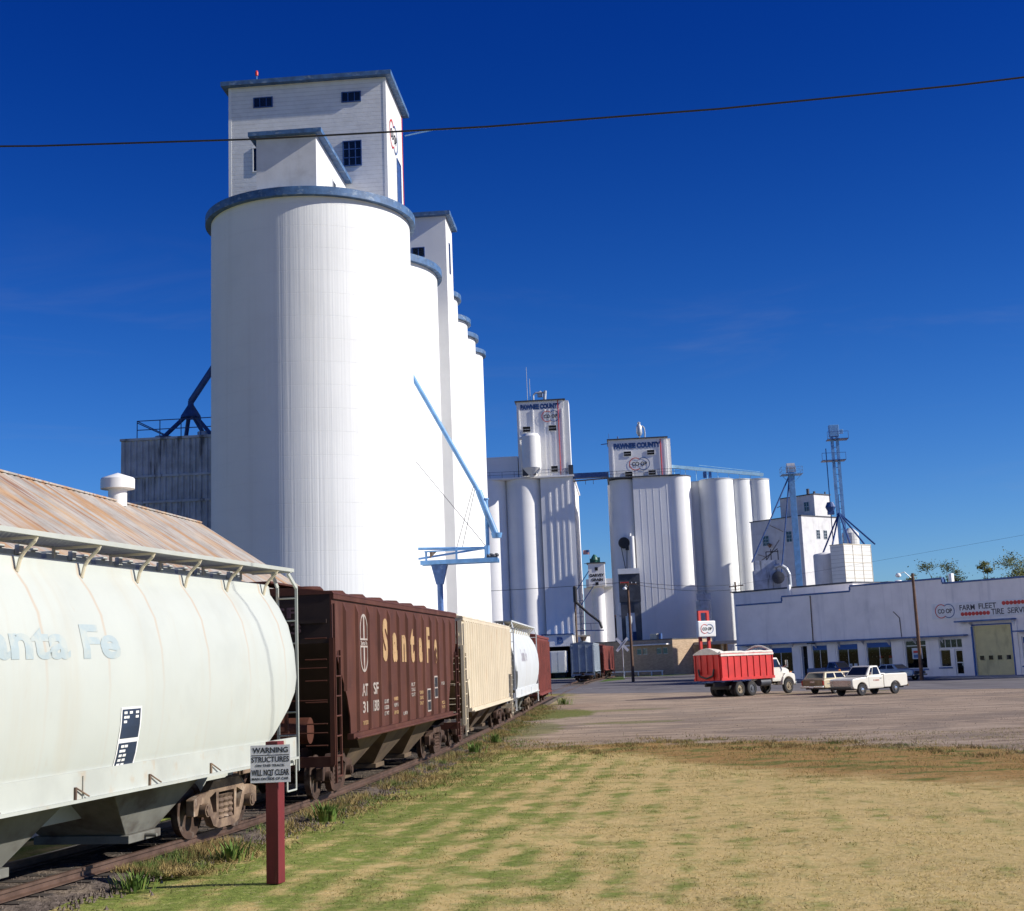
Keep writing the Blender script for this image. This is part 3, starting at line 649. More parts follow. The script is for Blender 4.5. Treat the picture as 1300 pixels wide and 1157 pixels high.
m_offw = mat('dirty_white_lettering', (.40,.35,.31), .6, var=.1, vs=3, stains=[((.2,.08,.06), .7, (5,5,5), .52, .7)])
m_dim = mat('dim_purple_lettering', (.09,.05,.065), .7, var=.2, stains=[((.03,.015,.02), .7, (6,6,6), .5, .65)])
# lettering on the brown car: one letter in each gap between ribs
X0 = 1.44
sp = (14.7-2.0)/12
def bay_y(i): return -7.35+1.0+sp*i+.135      # left edge of the flat between rib i and i+1
def side(y, z): return frame((X0+.008, y, z), (0,1,0), (0,0,1))
for ch, i, zz, hh in (('S',3,3.08,1.02),('a',4,3.06,.72),('n',5,3.06,.68),('t',6,3.04,.88),('a',7,3.04,.66),('F',8,3.02,.98),('e',9,3.0,.68)):
    lettering('lettering', ch, m_tan, c2, side(bay_y(i)+(.31 if i < 7 else .37 if i < 9 else .44), zz-.08), (.50 if i < 7 else .43 if i < 9 else .38), hh, .012, .05)
lg = MB(); Mx = side(bay_y(1)+.53, 3.42)
ring(lg, 0, .3, .30, .345, Mx, 0, 180, 20, sx=1.0); ring(lg, 0, -.3, .30, .345, Mx, 180, 360, 20)
for x in (-.345, .30):
    lg.box(x, x+.045, .06, .3, -.006, .006, Mx); lg.box(x, x+.045, -.3, -.06, -.006, .006, Mx)
lg.box(-.30,.30,-.10,-.06,-.006,.006,Mx); lg.box(-.30,.30,.06,.10,-.006,.006,Mx); lg.box(-.05,.05,.1,.6,-.006,.006,Mx); lg.box(-.05,.05,-.6,-.1,-.006,.006,Mx)
e_ = lg.build('emblem', m_offw, c2, local=True, fixn=False); lettering('letters', 'Santa Fe', m_offw, e_, Mx @ Matrix.Translation((-.29,-.045,0)), .58, .09, .012, .02)
lettering('lettering', 'AT', m_offw, c2, side(bay_y(1)+.30, 2.25), .52, .27, bold=.02); lettering('lettering', 'SF', m_offw, c2, side(bay_y(2)+.30, 2.26), .50, .27, bold=.02)
lettering('lettering', '31', m_offw, c2, side(bay_y(1)+.33, 1.88), .45, .25, bold=.02); lettering('lettering', '1303', m_offw, c2, side(bay_y(2)+.28, 1.88), .54, .25, bold=.02)
for i, s_, z, mt_ in ((1,'CAPY 200000',1.62,m_tan),(3,'LD LMT',2.02,m_offw),(3,'155200',1.88,m_offw),(3,'LT WT',1.74,m_offw),(4,'64800',2.05,m_tan),(4,'NEW 5',1.9,m_offw),(4,'EXW 10-8',1.72,m_tan),(5,'IL 49 9',1.66,m_offw),(6,'BLT',2.35,m_offw),(6,'SCALE',2.22,m_offw),(6,'CU FT',2.09,m_offw),(7,'GRAIN',2.12,m_tan),(7,'LOADING',1.98,m_tan),(7,'ONLY',1.84,m_tan),(10,'RPKD',2.3,m_offw),(10,'KC 2',1.75,m_tan),(10,'9 71',1.62,m_tan)):
    lettering('stencil_text', s_, mt_, c2, side(bay_y(i)+.33, z), .46, .09, bold=.015)
for i, za in ((8,1.62),(9,1.95)):
    p_ = MB().box(X0+.004,X0+.012,bay_y(i)+.32,bay_y(i)+.80,za,za+.62).build('stencil_panel', m_offw, c2, local=True)
    MB().box(X0+.012,X0+.016,bay_y(i)+.36,bay_y(i)+.76,za+.04,za+.27).box(X0+.012,X0+.016,bay_y(i)+.36,bay_y(i)+.76,za+.31,za+.58).build('stencil_field', m_black, p_, local=True)
Me = frame((-.9, -7.35-.02, 3.98), (1,0,0), (0,0,1))
lettering('lettering', 'AT SF', m_dim, c2, frame((-.75,-7.40,3.93),(1,0,0),(0,0,1)), 1.5, .22, bold=.02); lettering('lettering', '311303', m_dim, c2, frame((-.8,-7.40,3.60),(1,0,0),(0,0,1)), 1.6, .22, bold=.02)
m_glassc = bpy.data.materials.new('clear_shop_glass')
# ------------------------------------------------------------------ grain elevators
def silo(parent, cx, cy, r, z, mt, capm=None, ov=.32, th=.42, name='silo', roofz=.0):
    s_ = MB().lathe([(r,0),(r,z)], (cx,cy,0), 96, caps=False).build(name, mt, parent, smooth=30)
    if capm:
        rr = r+ov
        MB().lathe([(r-.05,z-.02),(rr,z-.02),(rr,z+th),(rr-.12,z+th+.05),(0,z+th+.2)], (cx,cy,0), 96).build('roof_rim', capm, s_, smooth=30)
    return s_
def window(parent, M_, w_, h_, mfr, panes=(3,1), glass=None, depth=.06, name='window', local=False):
    "M_: frame at the window's centre, z out of the wall"
    me = shape([(-w_/2,-h_/2),(w_/2,-h_/2),(w_/2,h_/2),(-w_/2,h_/2)], [[(-w_/2+.06,-h_/2+.06),(w_/2-.06,-h_/2+.06),(w_/2-.06,h_/2-.06),(-w_/2+.06,h_/2-.06)]], depth)
    a = MB().mesh(me, M_ @ Matrix.Translation((0,0,depth/2+.003)))
    for i in range(1, panes[0]): x = -w_/2+w_*i/panes[0]; a.box(x-.025,x+.025,-h_/2+.06,h_/2-.06,.012,depth-.01,M_)
    for i in range(1, panes[1]): y = -h_/2+h_*i/panes[1]; a.box(-w_/2+.06,w_/2-.06,y-.025,y+.025,.010,depth-.014,M_)
    f_ = a.build(name, mfr, parent, local=local)
    if glass is m_glassc: MB().quad((-w_/2+.05,-h_/2+.05,.02),(w_/2-.05,-h_/2+.05,.02),(w_/2-.05,h_/2-.05,.02),(-w_/2+.05,h_/2-.05,.02),M_).build('pane', glass, f_, local=local)
    else: MB().box(-w_/2+.05,w_/2-.05,-h_/2+.05,h_/2-.05,.004,.02,M_).build('pane', glass or m_glass, f_, local=local)
    return f_
S_ = lambda x, y, z: frame((x,y,z), (1,0,0), (0,0,1))      # frame on a wall facing the camera side (-Y)
E_ = lambda x, y, z: frame((x,y,z), (0,1,0), (0,0,1))      # frame on a wall facing +X
def walls(parent, x0, x1, y0, y1, z0, z1, mt, name='headhouse'):
    return MB().box(x0,x1,y0,y1,z0,z1).build(name, mt, parent)
def roof(parent, x0, x1, y0, y1, z, mt, ov=.4, th=.3):
    return MB().box(x0-ov,x1+ov,y0-ov,y1+ov,z+.002,z+th).build('roof', mt, parent)

EA = thing('grain_elevator', 'huge white concrete grain elevator with blue roof rims rising beside the freight cars', 'grain elevator', (-16.7,72.7,0), group='white concrete grain elevators')
silo(EA, -16.73, 72.7, 5.54, 27.45, m_conc, m_bluerim)
silo(EA, -16.73, 83.9, 5.54, 27.55, m_conc, m_bluerim)
for y in (95, 101, 106.4, 112.1): silo(EA, -13.97, y, 2.77, 28.6 if y > 100 else 28.9, m_conc, m_bluerim, .28, .32)
MB().box(-22.2,-16,66.2+12,112,0,27).build('silo_infill', m_conc, EA)
hh = walls(EA, -22.28, -12.76, 75.4, 81.4, 27.5, 37.5, m_siding)
roof(hh, -22.28, -12.76, 75.4, 81.4, 37.5, m_bluerim, .40, .27)
MB().box(-22.295,-22.12,75.385,75.5,27.6,37.48).build('corner_board', m_white, hh)
MB().box(-12.92,-12.745,75.385,75.5,27.6,37.48).build('corner_board', m_white, hh)
window(hh, S_(-20.18,75.4,36.43), 1.18, .66, m_dkblue, (3,1)); window(hh, S_(-14.83,75.4,36.38), 1.18, .66, m_dkblue, (3,1)); window(hh, S_(-14.83,75.4,32.84), 1.14, 1.58, m_dkblue, (3,3))
window(hh, S_(-20.62,75.4,32.85), .44, 1.55, m_white, (1,1))
window(hh, E_(-12.76,79.5,31.9), 1.4, 3.6, m_blue, (1,1), m_dkblue)
e_ = coop_logo(hh, frame((-12.74,77.8,34.65), (0,1,0), (0,0,1)) @ Matrix.Translation((0,0,.02)), 2.85, local=False)
MB().bar((-12.74,81.15,27.6),(-12.74,81.15,37.4),.05).build('red_pipe', m_red, hh)
MB().tube((-12.6,81.5,36.2),(-10.5,81.0,36.3),.05).build('davit', m_ltblue, hh)
MB().tube((-20.75,76.1,37.75),(-20.75,76.1,38.55),.03).path([(-20.75,76.1,38.2),(-20.2,76.1,37.8)],.02).build('beacon_mast', m_ltblue, hh)
MB().lathe([(.09,0),(.1,.2),(.05,.32),(0,.34)],(-20.75,76.1,38.5),12).build('beacon', m_red, hh, smooth=50)
ph = walls(EA, -18.48, -15.25, 67.6, 75.38, 27.8, 30.95, m_plaster, 'penthouse')
roof(ph, -18.48, -15.25, 67.6, 74.98, 30.95, m_bluerim, .36, .24)
window(ph, E_(-15.25,71.9,29.0), .9, 1.7, m_white, (1,1))
h2 = walls(EA, -16.2, -11.25, 90.0, 93.4, 0, 33.6, m_smooth, 'workhouse')
roof(h2, -16.2, -11.25, 90, 93.4, 33.6, m_bluerim, .36, .28)
window(h2, S_(-13.2,90,31.1), .9, .7, m_dkblue, (2,1)); window(h2, E_(-11.25,91.6,31.0), .5, 2.2, m_dkblue, (1,2))
# spout and loading platform, in front of the recess between the two big silos
spo = MB().tube((-13.2,77.8,22.05),(-8.23,77.3,12.6),.135,n=12).path([(-8.23,77.3,12.65),(-7.78,77.3,11.3),(-7.34,77.3,10.13)],.19,n=12)
spo.lathe([(.26,0),(.33,.28)],(-7.28,77.3,9.9),12)
spo = spo.build('loading_spout', m_ltblue, EA, smooth=40)
for a_, b_ in (((-8.5,77.3,13.0),(-9.6,77.2,9.4)),((-8.4,77.4,13.0),(-9.3,77.4,9.4)),((-12.4,77.3,15.3),(-7.95,77.3,9.5))): MB().tube(a_, b_, .018, n=5).build('stay_cable', m_dksteel, spo)

PF = thing('loading_platform', 'blue steel loading platform on a single post above the freight cars, against the white silos', 'platform', (-10.62,77.3,0))
MB().tube((-10.62,77.3,0),(-10.62,77.3,7.5),.17,n=12).build('post', m_blue, PF, smooth=40)
MB().add([(-11.07,77.0,8.5),(-10.17,77.0,8.5),(-10.17,77.6,8.5),(-11.07,77.6,8.5),(-10.82,77.15,7.4),(-10.42,77.15,7.4),(-10.42,77.45,7.4),(-10.82,77.45,7.4)],[(0,1,2,3),(4,7,6,5),(0,4,5,1),(1,5,6,2),(2,6,7,3),(3,7,4,0)]).build('bracket_head', m_blue, PF)
MB().box(-11.65,-7.22,76.8,77.0,8.52,8.76).box(-11.65,-7.22,77.6,77.8,8.52,8.76).box(-11.65,-7.22,77.0,77.6,8.66,8.72).build('deck_beam', m_ltblue, PF)
MB().tube((-11.93,77.3,9.49),(-7.84,77.3,9.35),.08,n=8).bar((-11.87,77.6,8.93),(-7.95,77.6,9.38),.11).box(-11.37,-11.26,76.85,76.96,8.76,9.25).box(-9.63,-9.52,76.85,76.96,8.76,9.4).box(-7.97,-7.88,76.85,76.96,8.76,9.45).bar((-11.4,76.85,9.26),(-7.9,76.85,9.3),.08).build('guard_rail', m_ltblue, PF)
MB().tube((-7.82,77.3,8.7),(-7.82,77.3,12.15),.11,n=10).lathe([(.16,0),(.16,.07)],(-7.82,77.3,12.13),12).build('mast', m_ltblue, PF)
wd = MB()
for i in range(4): wd.lathe([(.12,0),(.14,.09),(.09,.18)],(-7.78+i*.15,77.2+.1*(i%2),8.79+.06*(i%2)),10)
wd.box(-8.0,-7.28,77.0,77.4,8.74,8.84); wd.build('winch', m_dksteel, PF)
MB().add([(-11.1,76.85,8.86),(-10.65,76.85,9.27),(-11.1,76.85,9.3)],[(0,1,2)]).build('gusset', m_rope, PF)

# corrugated bin behind the shed
BN = thing('corrugated_bin', 'stained blue-grey corrugated metal bin standing behind the rusty-roofed shed', 'grain bin', (-27,79,0))
a = MB().box(-29.66,-22.0,78,84,0,16.9)
for i in range(22):
    x = -29.6+i*.36; a.prism([(x,78),(x+.07,77.91),(x+.17,77.91),(x+.24,78)],2,.05,16.72)
for z in (16.75,14.5,12.95,11.2,9.4): a.box(-29.7,-22,77.86,78.02,z,z+.14)
a.build('bin_wall', m_tank, BN)
rl = MB(); 
for x in (-28.8,-27.4,-26.1,-24.9,-23.6): rl.tube((x,78.3,16.9),(x,78.3,18.0),.03,n=6)
for z in (17.45,18.0): rl.tube((-28.8,78.3,z),(-22.2,78.3,z),.03,n=6)
rl.tube((-28.8,78.3,18.0),(-28.8,83.5,18.0),.03,n=6).tube((-28.8,83.5,16.9),(-28.8,83.5,18.0),.03,n=6).tube((-28.8,78.3,17.9),(-27.0,80,17.0),.03,n=6)
rl.build('railing', m_dkblue, BN)
MB().lathe([(.62,-.35),(.58,-.2),(.18,.45),(.17,.7)],(-25.8,79.2,18.55),20).tube((-25.8,79.2,19.2),(-21.9,79.2,24.9),.2,n=12).build('distributor', m_dkblue, BN, smooth=35)
lg = MB()
for x, y in ((-27.5,78.8),(-26.4,80),(-25.0,80),(-24.3,78.8)): lg.tube((-25.8+(x+25.8)*.2,79.2,18.3),(x,y,16.9),.13,n=8)
lg.build('spout_leg', m_dkblue, BN); MB().lathe([(.5,0),(.5,.3)],(-27.6,79.5,16.9),14).lathe([(.5,0),(.5,.3)],(-24.9,79.3,17.0),14).build('hatch', m_tank, BN)

# shed with rusty corrugated roof
m_roofr = mat('rusty_corrugated_roof', (.40,.37,.33), .65, .1, var=.2, vs=1.2, stains=[((.42,.22,.085), .85, (.22,2.2,.22), .45, .66), ((.24,.095,.04), .85, (.35,8.5,.35), .54, .68), ((.56,.40,.24), .5, (.5,.8,.5), .5, .7)])
SH = thing('storage_shed', 'low shed with a rust-streaked corrugated gable roof behind the nearest freight car', 'shed', (-14.9,36,0), -R(3.4))
def shp(xr, z0_, y0, y1, s_):
    a = MB(); n = int((y1-y0)/.08); sl = .70
    vs = []
    for i in range(n+1):
        y = y0+(y1-y0)*i/n; dz = .022*sin(y*2*PI/.32)
        vs += [(0, y, 7.95+dz), (s_*xr, y, 7.95-xr*.66+dz), (s_*xr, y, 7.95-xr*.66+dz-.03), (0, y, 7.90+dz)]
    fs = []
    for i in range(n): o_ = 4*i; fs += [(o_+k, o_+(k+1)%4, o_+4+(k+1)%4, o_+4+k) for k in range(4)]
    fs += [(0,3,2,1), (4*n,4*n+1,4*n+2,4*n+3)]
    return a.add(vs, fs)
ra = shp(4.6,0,-16,9.0,1); ra = ra.build('roof', m_roofr, SH, local=True, smooth=40); shp(4.6,0,-16,9.0,-1).build('roof', m_roofr, SH, local=True, smooth=40)
MB().box(-.1,.1,-16,9.05,7.93,7.975).build('ridge_cap', m_roofr, ra, local=True)
MB().prism([(-4.3,0),(4.3,0),(4.3,5.05),(0,7.85),(-4.3,5.05)],1,-15.8,8.8).build('wall', m_plaster, SH, local=True)
vn = MB().lathe([(.27,0),(.27,.50),(.49,.52),(.49,.80),(.46,.84),(0,1.0)],(0,2.55,7.80),24).build('roof_vent', m_white, SH, local=True, smooth=35)

# ------------------------------------------------------------------ elevator B (behind the train, over the drive-through)
EB = thing('grain_elevator', 'white concrete elevator with tall headhouse and drive-through portal marked B, at the crossing', 'grain elevator', (-16,242,0), group='white concrete grain elevators')
for x, r in ((-24.6,3.7),(-17.72,3.35)): silo(EB, x, 245.2, r, 35.3, m_conc2)
for k in range(1,5):
    for x in (-24.6,-17.7,-12.4): silo(EB, x, 245.2+k*7.0, 3.4, 35.3, m_conc2)
sh = MB().box(-14.6,-8.75,242.3,270,0,35.3)
for x in (-13.2,-12.0,-10.9,-9.9): sh.box(x,x+.30,242.22,242.32,7.4,35.0)
sh.build('shaft', m_conc2, EB)
MB().box(-28.4,-8.5,241.6,272,35.32,35.62).build('gallery_floor', m_conc2, EB)
MB().box(-28,-18.6,243.5,268,35.62,39.7).build('gallery', m_conc2, EB)
gr = MB()
for x in [-28+i*2.2 for i in range(9)]: gr.tube((x,241.8,35.6),(x,241.8,36.7),.03,n=5)
for z in (36.15,36.7): gr.tube((-28,241.8,z),(-8.8,241.8,z),.03,n=5)
gr.build('railing', m_dksteel, EB)
hb = walls(EB, -18.4, -9.9, 242.8, 249.5, 35.64, 49.5, m_conc2)
hp = MB()
for x in (-18.1,-15.6,-13.4,-12.6,-10.3): hp.box(x,x+.22,242.68,242.82,35.7,48.0)
hp.build('pilaster', m_conc2, hb)
MB().box(-18.7,-9.5,242.5,249.8,49.5,49.72).build('roof', m_dksteel, hb)
MB().box(-9.88,-8.95,242.9,247,36.4,49.4).build('leg_casing', m_white, hb)
lettering('lettering', 'PAWNEE COUNTY', m_blue, hb, S_(-17.7,242.78,48.0), 7.3, 1.0, bold=.08, local=False)
coop_logo(hb, S_(-12.25,242.66,46.6), 3.3, local=False)
for x, z, w_, h_ in ((-16.7,44.4,1.5,1.1),(-12.0,44.4,1.5,1.1),(-11.95,36.9,1.3,1.2)): window(hb, S_(x,242.68,z), w_, h_, m_white, (1,2), m_dark)
MB().lathe([(.06,0),(.06,13.9)],(-10.85,242.66,35.7),6).build('red_pipe', m_red, hb)
MB().tube((-16.4,244,49.7),(-16.4,244,56.2),.07,.04).tube((-15.9,244,49.7),(-15.9,244,54),.05).build('antenna_mast', m_steel, hb)
MB().path([(-15.3,244,49.7),(-15.3,244,50.9),(-14.9,244,51.3),(-13.4,244,51.3)],.16,n=10).tube((-13.3,244,49.7),(-13.1,244,51.6),.3,n=12).lathe([(.5,0),(.5,.8),(.2,1.1)],(-14.1,244.5,50.6),12).build('roof_fan', m_steel, hb)
cy_ = MB().lathe([(.35,-1.6),(1.7,0),(1.7,5.7),(1.3,6.2),(0,6.4)],(-15.9,240.9,36.6+.4),32).build('dust_cyclone', m_white, EB, smooth=35)
MB().path([(-17.9,240.6,42.4),(-16.9,240.4,42.5),(-15.8,240.4,43.1),(-14.9,240.6,42.6)],.26,n=8).path([(-14.6,240.3,37.6),(-14.4,240.2,36.6),(-14.9,240.2,35.9)],.2,n=8).build('duct', m_white, cy_)
MB().box(-17.6,-16.6,240.7,241.4,35.7,37.2).box(-16.2,-15.2,240.3,241.0,35.7,37.1).build('blower', m_dksteel, EB)
# portal: canopy block with drive-through
MB().box(-15.0,-9.9,236.5,242.2,5.3,7.25).box(-18.5,-14.4,236.8,242.2,0,5.28).box(-10.35,-9.9,236.8,242.2,0,5.28).build('portal', m_conc2, EB)
MB().box(-15.2,-9.7,236.3,242.25,7.25,7.45).build('portal_roof', m_dkblue, EB)
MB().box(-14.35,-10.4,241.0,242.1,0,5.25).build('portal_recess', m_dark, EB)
lettering('lettering', 'B', m_blue, EB, S_(-12.55,236.46,5.7), 1.1, 1.2, bold=.05, local=False)
# light boxcar seen in the opening
WB = thing('storage_trailer', 'white box trailer parked in the drive-through portal marked B', 'trailer', (-12.3,233,0))
a = MB().box(-13.5,-10.9,230,236.2,.9,4.5)
for y in [230.3+i*.7 for i in range(9)]: a.box(-10.9,-10.86,y,y+.06,.95,4.45)
a.build('box_body', m_white, WB, bevel=.03); MB().box(-13.3,-12.35,229.94,230,1.0,4.35).box(-12.15,-11.1,229.94,230,1.0,4.35).build('rear_door', m_white, WB)
for x in (-13.1,-11.2):
    for y in (231.2,): MB().tube((x,y,.48),(x+.28,y,.48),.48,n=20).build('wheel', m_tyre, WB)
MB().box(-13.2,-11.1,235.4,235.6,0,.9).build('landing_leg', m_dksteel, WB)

# catwalk between B and C
CW = thing('catwalk_bridge', 'blue enclosed conveyor bridge high between the two far elevators', 'conveyor bridge', (-5.8,243,0))
MB().box(-8.7,-2.3,242.4,243.8,35.0,35.9).build('gallery', m_blue, CW); MB().bar((-9.0,242.6,34.5),(-2.2,242.6,34.75),.35,.2).bar((-6.5,242.6,34.5),(-6.5,242.6,33.8),.08).bar((-5.1,242.6,34.5),(-5.1,242.6,33.8),.08).build('pipe', m_rope, CW)
MB().box(-9.4,-8.6,242,243,35.6,37.4).build('drive_housing', m_dksteel, CW)

# ------------------------------------------------------------------ elevator C
EC = thing('grain_elevator', 'white concrete elevator with PAWNEE COUNTY headhouse standing behind the brick building', 'grain elevator', (3,242,0), group='white concrete grain elevators')
silo(EC, .05, 244, 2.28, 34.3, m_conc2, m_dksteel, .12, .12)
silo(EC, 9.5, 243.9, 2.75, 34.4, m_conc2, m_dksteel, .12, .12)
for k in range(1,4):
    for x in (.3, 5, 9.5): silo(EC, x, 244+k*6, 3.0, 34.3, m_conc2)
a = MB().box(1.9,9.1,241.3,262,0,34.45)
for x in (3.1,4.25,5.4,6.6,7.8): a.box(x,x+.07,241.28,241.32,0,34.3)
a.build('shaft', m_conc2, EC); MB().box(-2.6,10.3,240.9,262,34.46,34.66).build('gallery_floor', m_dksteel, EC)
hc = walls(EC, -2.1, 8.3, 241.5, 249, 34.68, 41.4, m_conc2)
for xa_, xb_ in ((-1.5,-1.25),(7.75,8.0)): MB().box(xa_,xb_,241.42,241.5,34.7,41.0).build('pilaster', m_conc2, hc)
MB().box(-2.3,8.55,241.2,249.2,41.4,41.6).build('roof', m_dksteel, hc)
MB().box(8.32,9.0,242.2,247.5,34.7,41.3).build('leg_casing', m_white, hc)
lettering('lettering', 'PAWNEE COUNTY', m_blue, hc, S_(-1.15,241.46,39.7), 8.4, 1.05, bold=.09, local=False)
coop_logo(hc, S_(3.3,241.44,36.9), 3.7, local=False)
for x, z in ((1.25,38.8),(5.4,38.85),(1.3,35.15),(5.45,35.2)): window(hc, S_(x,241.46,z), 1.4, .95, m_white, (1,2), m_dark)
MB().tube((7.2,241.4,34.7),(7.2,241.4,41.2),.07,n=6).build('red_pipe', m_red, hc)
MB().tube((3.6,243,41.5),(3.6,243,42.4),.12).lathe([(.3,0),(.55,.5),(.5,1.7),(.25,2.1),(.3,2.4),(0,2.6)],(3.6,243,42.2),16).path([(4.1,243,44.0),(4.5,243,43.6),(4.6,243,42.6),(4.5,243,41.6)],.13,n=8).build('roof_fan', m_steel, hc, smooth=40)
MB().tube((-2.1,242,40.9),(-3.4,242,40.8),.08).tube((-1.9,242,41.6),(-1.9,242,42.7),.05).tube((-.3,242,41.6),(-.3,242,42.1),.15).build('davit', m_blue, hc)
gr = MB()
for x in [-2.4+i*1.6 for i in range(9)]: gr.tube((x,241.0,34.66),(x,241.0,35.7),.03,n=5)
for z in (35.2,35.7): gr.tube((-2.4,241.0,z),(10.2,241.0,z),.03,n=5)
gr.build('railing', m_dksteel, EC)
# pulley and white pipe on the left silo
MB().lathe([(.0,-.25),(.8,-.25),(1.0,0),(.8,.25),(0,.25)],M=Matrix.Translation((-.2,240.9,22.9)) @ Matrix.Rotation(PI/2,4,'X')).bar((-.75,240.9,22.3),(-.1,240.9,17.9),.12).bar((.3,240.9,22.3),(.05,240.9,17.9),.12).box(.0,.6,240.6,241.2,21.6,23.2).build('head_pulley', m_black, EC)
MB().tube((1.2,240.7,17.8),(1.2,240.7,24.0),.42,n=14).lathe([(.2,0),(.25,.5)],(.9,240.7,24),10).build('duct', m_white, EC, smooth=40)
# loadout tower in front
LT = thing('loadout_tower', 'dark grey two-legged truck loadout tower with a white cap, standing against the far silos', 'tower', (.3,233,0))
MB().box(-1.5,2.1,231.2,234.5,16.85,17.75).build('cap', m_white, LT)
MB().box(-1.45,2.15,231.4,234.3,12.2,16.83).box(-.25,.95,231.6,234,10.4,12.2).build('surge_bin', m_dksteel, LT)
MB().add([(-1.3,231.5,12.2),(-.2,231.5,12.2),(-.2,234,12.2),(-1.3,234,12.2),(-1.25,231.5,0),(-.5,231.5,0),(-.5,234,0),(-1.25,234,0)],[(0,1,2,3),(4,7,6,5),(0,4,5,1),(1,5,6,2),(2,6,7,3),(3,7,4,0)]).add([(.9,231.5,12.2),(2.1,231.5,12.2),(2.1,234,12.2),(.9,234,12.2),(1.3,231.5,0),(2.0,231.5,0),(2.0,234,0),(1.3,234,0)],[(0,1,2,3),(4,7,6,5),(0,4,5,1),(1,5,6,2),(2,6,7,3),(3,7,4,0)]).build('tower_leg', m_dksteel, LT)
MB().box(-1.2,1.9,231.8,233.5,0,7.2).build('base_house', m_dkblue, LT); MB().tube((-.05,231,4),(-.05,231,9.8),.55,n=14).build('spout', m_steel, LT, smooth=40)

# silos D to the right, joined by a conveyor
ED = thing('silo_annex', 'row of tall round warm-white silos joined in a block behind the shop roof', 'silos', (18,246,0))
for x, y, r in ((13.2,247.2,2.0),(16.8,244.9,3.05),(21.0,246.4,2.2),(24.3,247.2,2.15)): silo(ED, x, y, r, 33.6, m_conc, m_steel, .1, .1)
for x, y, r in ((14.5,252,2.8),(18.9,252,2.8),(23.3,252,2.8)): silo(ED, x, y, r, 33.5, m_conc)
ld = MB().bar((19.05,243.3,0),(19.05,243.3,15.3),.06).bar((19.75,243.3,0),(19.75,243.3,15.3),.06)
for i in range(18): ld.bar((19.05,243.3,.6+i*.85),(19.75,243.3,.6+i*.85),.05)
ld.build('ladder', m_dksteel, ED)
m_sky = mat('sky_blue_conveyor_paint', (.34,.58,.76), .5, var=.12)
CV = thing('roof_conveyor', 'light blue roof conveyor running along the top of the silo row', 'conveyor', (17,244,34))
cv = MB().bar((8.9,243.5,36.4),(25.4,246.0,34.4),.6,.55)
for i in range(9):
    f_ = i/8; x = 9.5+15.5*f_; z = 36.1-2.0*f_; y = 243.6+2.3*f_; cv.tube((x,y,33.7),(x,y,z),.06,n=5)
cv.tube((14,245.2,36.6),(25,247.2,35.1),.05,n=5); cv.build('conveyor_trough', m_sky, CV)
MB().box(14.6,15.2,244.5,245,34.2,35.3).box(15.6,16.1,244.5,245,34.2,35.2).build('drive_motor', m_blue, CV)
TK = thing('storage_tank', 'small grey-blue upright tank beside the silo block, above the service station canopy', 'tank', (12.75,236,0))
MB().lathe([(1.25,0),(1.25,11.9),(1.1,12.05),(0,12.3)],(12.75,236,0),28).build('shell', m_tank, TK, smooth=35)
MB().box(12.0,12.5,235.4,236,12,13.2).tube((12.9,236,12),(12.9,236,13.4),.15).tube((13.3,235.6,12),(13.7,235.6,13.1),.1).box(11.6,14,234.75,234.85,12.1,13.2).build('fittings', m_tank, TK)

# loading spout frame on the right of elevator B
SP = thing('loading_spout', 'dark blue-black loading spout and platform hanging beside the portal elevator over the track', 'spout', (-8.3,215,0))
MB().tube((-8.3,215,0),(-8.3,215,14.3),.17).build('post', m_rope, SP)
MB().tube((-8.25,215,14.2),(-8.25,215,11.8),.32,n=12).path([(-8.25,215,11.9),(-6.2,215,9.9),(-4.6,215,8.6),(-4.3,215,7.6)],.2,n=10).build('spout_pipe', m_black, SP)
MB().tube((-8.2,215,13.4),(-5.9,215,16.6),.07).tube((-7.7,215,10.9),(-5.3,215,14.2),.07).build('stay', m_dkblue, SP)
a = MB().bar((-8.3,215,7.4),(-4.0,215,7.3),.22,.16).bar((-8.3,215,8.4),(-4.3,215,8.45),.08).bar((-6.0,215,7.4),(-6.0,215,8.4),.08)
for z in (9.5,10.1,12): a.bar((-8.3,215,z),(-7.0,215,z),.06)
a.tube((-7.05,215,8.4),(-7.05,215,13.0),.05,n=6); a.build('platform', m_dkblue, SP)
SC = thing('spout_post', 'pale post with flared head standing just behind the blue-grey freight car', 'post', (-7.4,219,0))
MB().tube((-7.4,219,0),(-7.4,219,6.2),.14).lathe([(.2,0),(.55,.9)],(-7.4,219,5.6),12).build('post', m_rope, SC); MB().box(-8.4,-6.3,218.6,219.4,6.5,6.75).build('head', m_bracket, SC)
WT = thing('small_tank', 'short white upright tank behind the blue-grey freight car, beside the pale flared post', 'tank', (-7.5,223,0))
MB().lathe([(1.15,0),(1.15,6.5),(.9,6.7),(0,6.9)],(-7.6,223,0),24).build('shell', m_white, WT, smooth=35); MB().box(-8.0,-7.2,221.8,221.9,6.0,6.4).build('bracket', m_steel, WT)

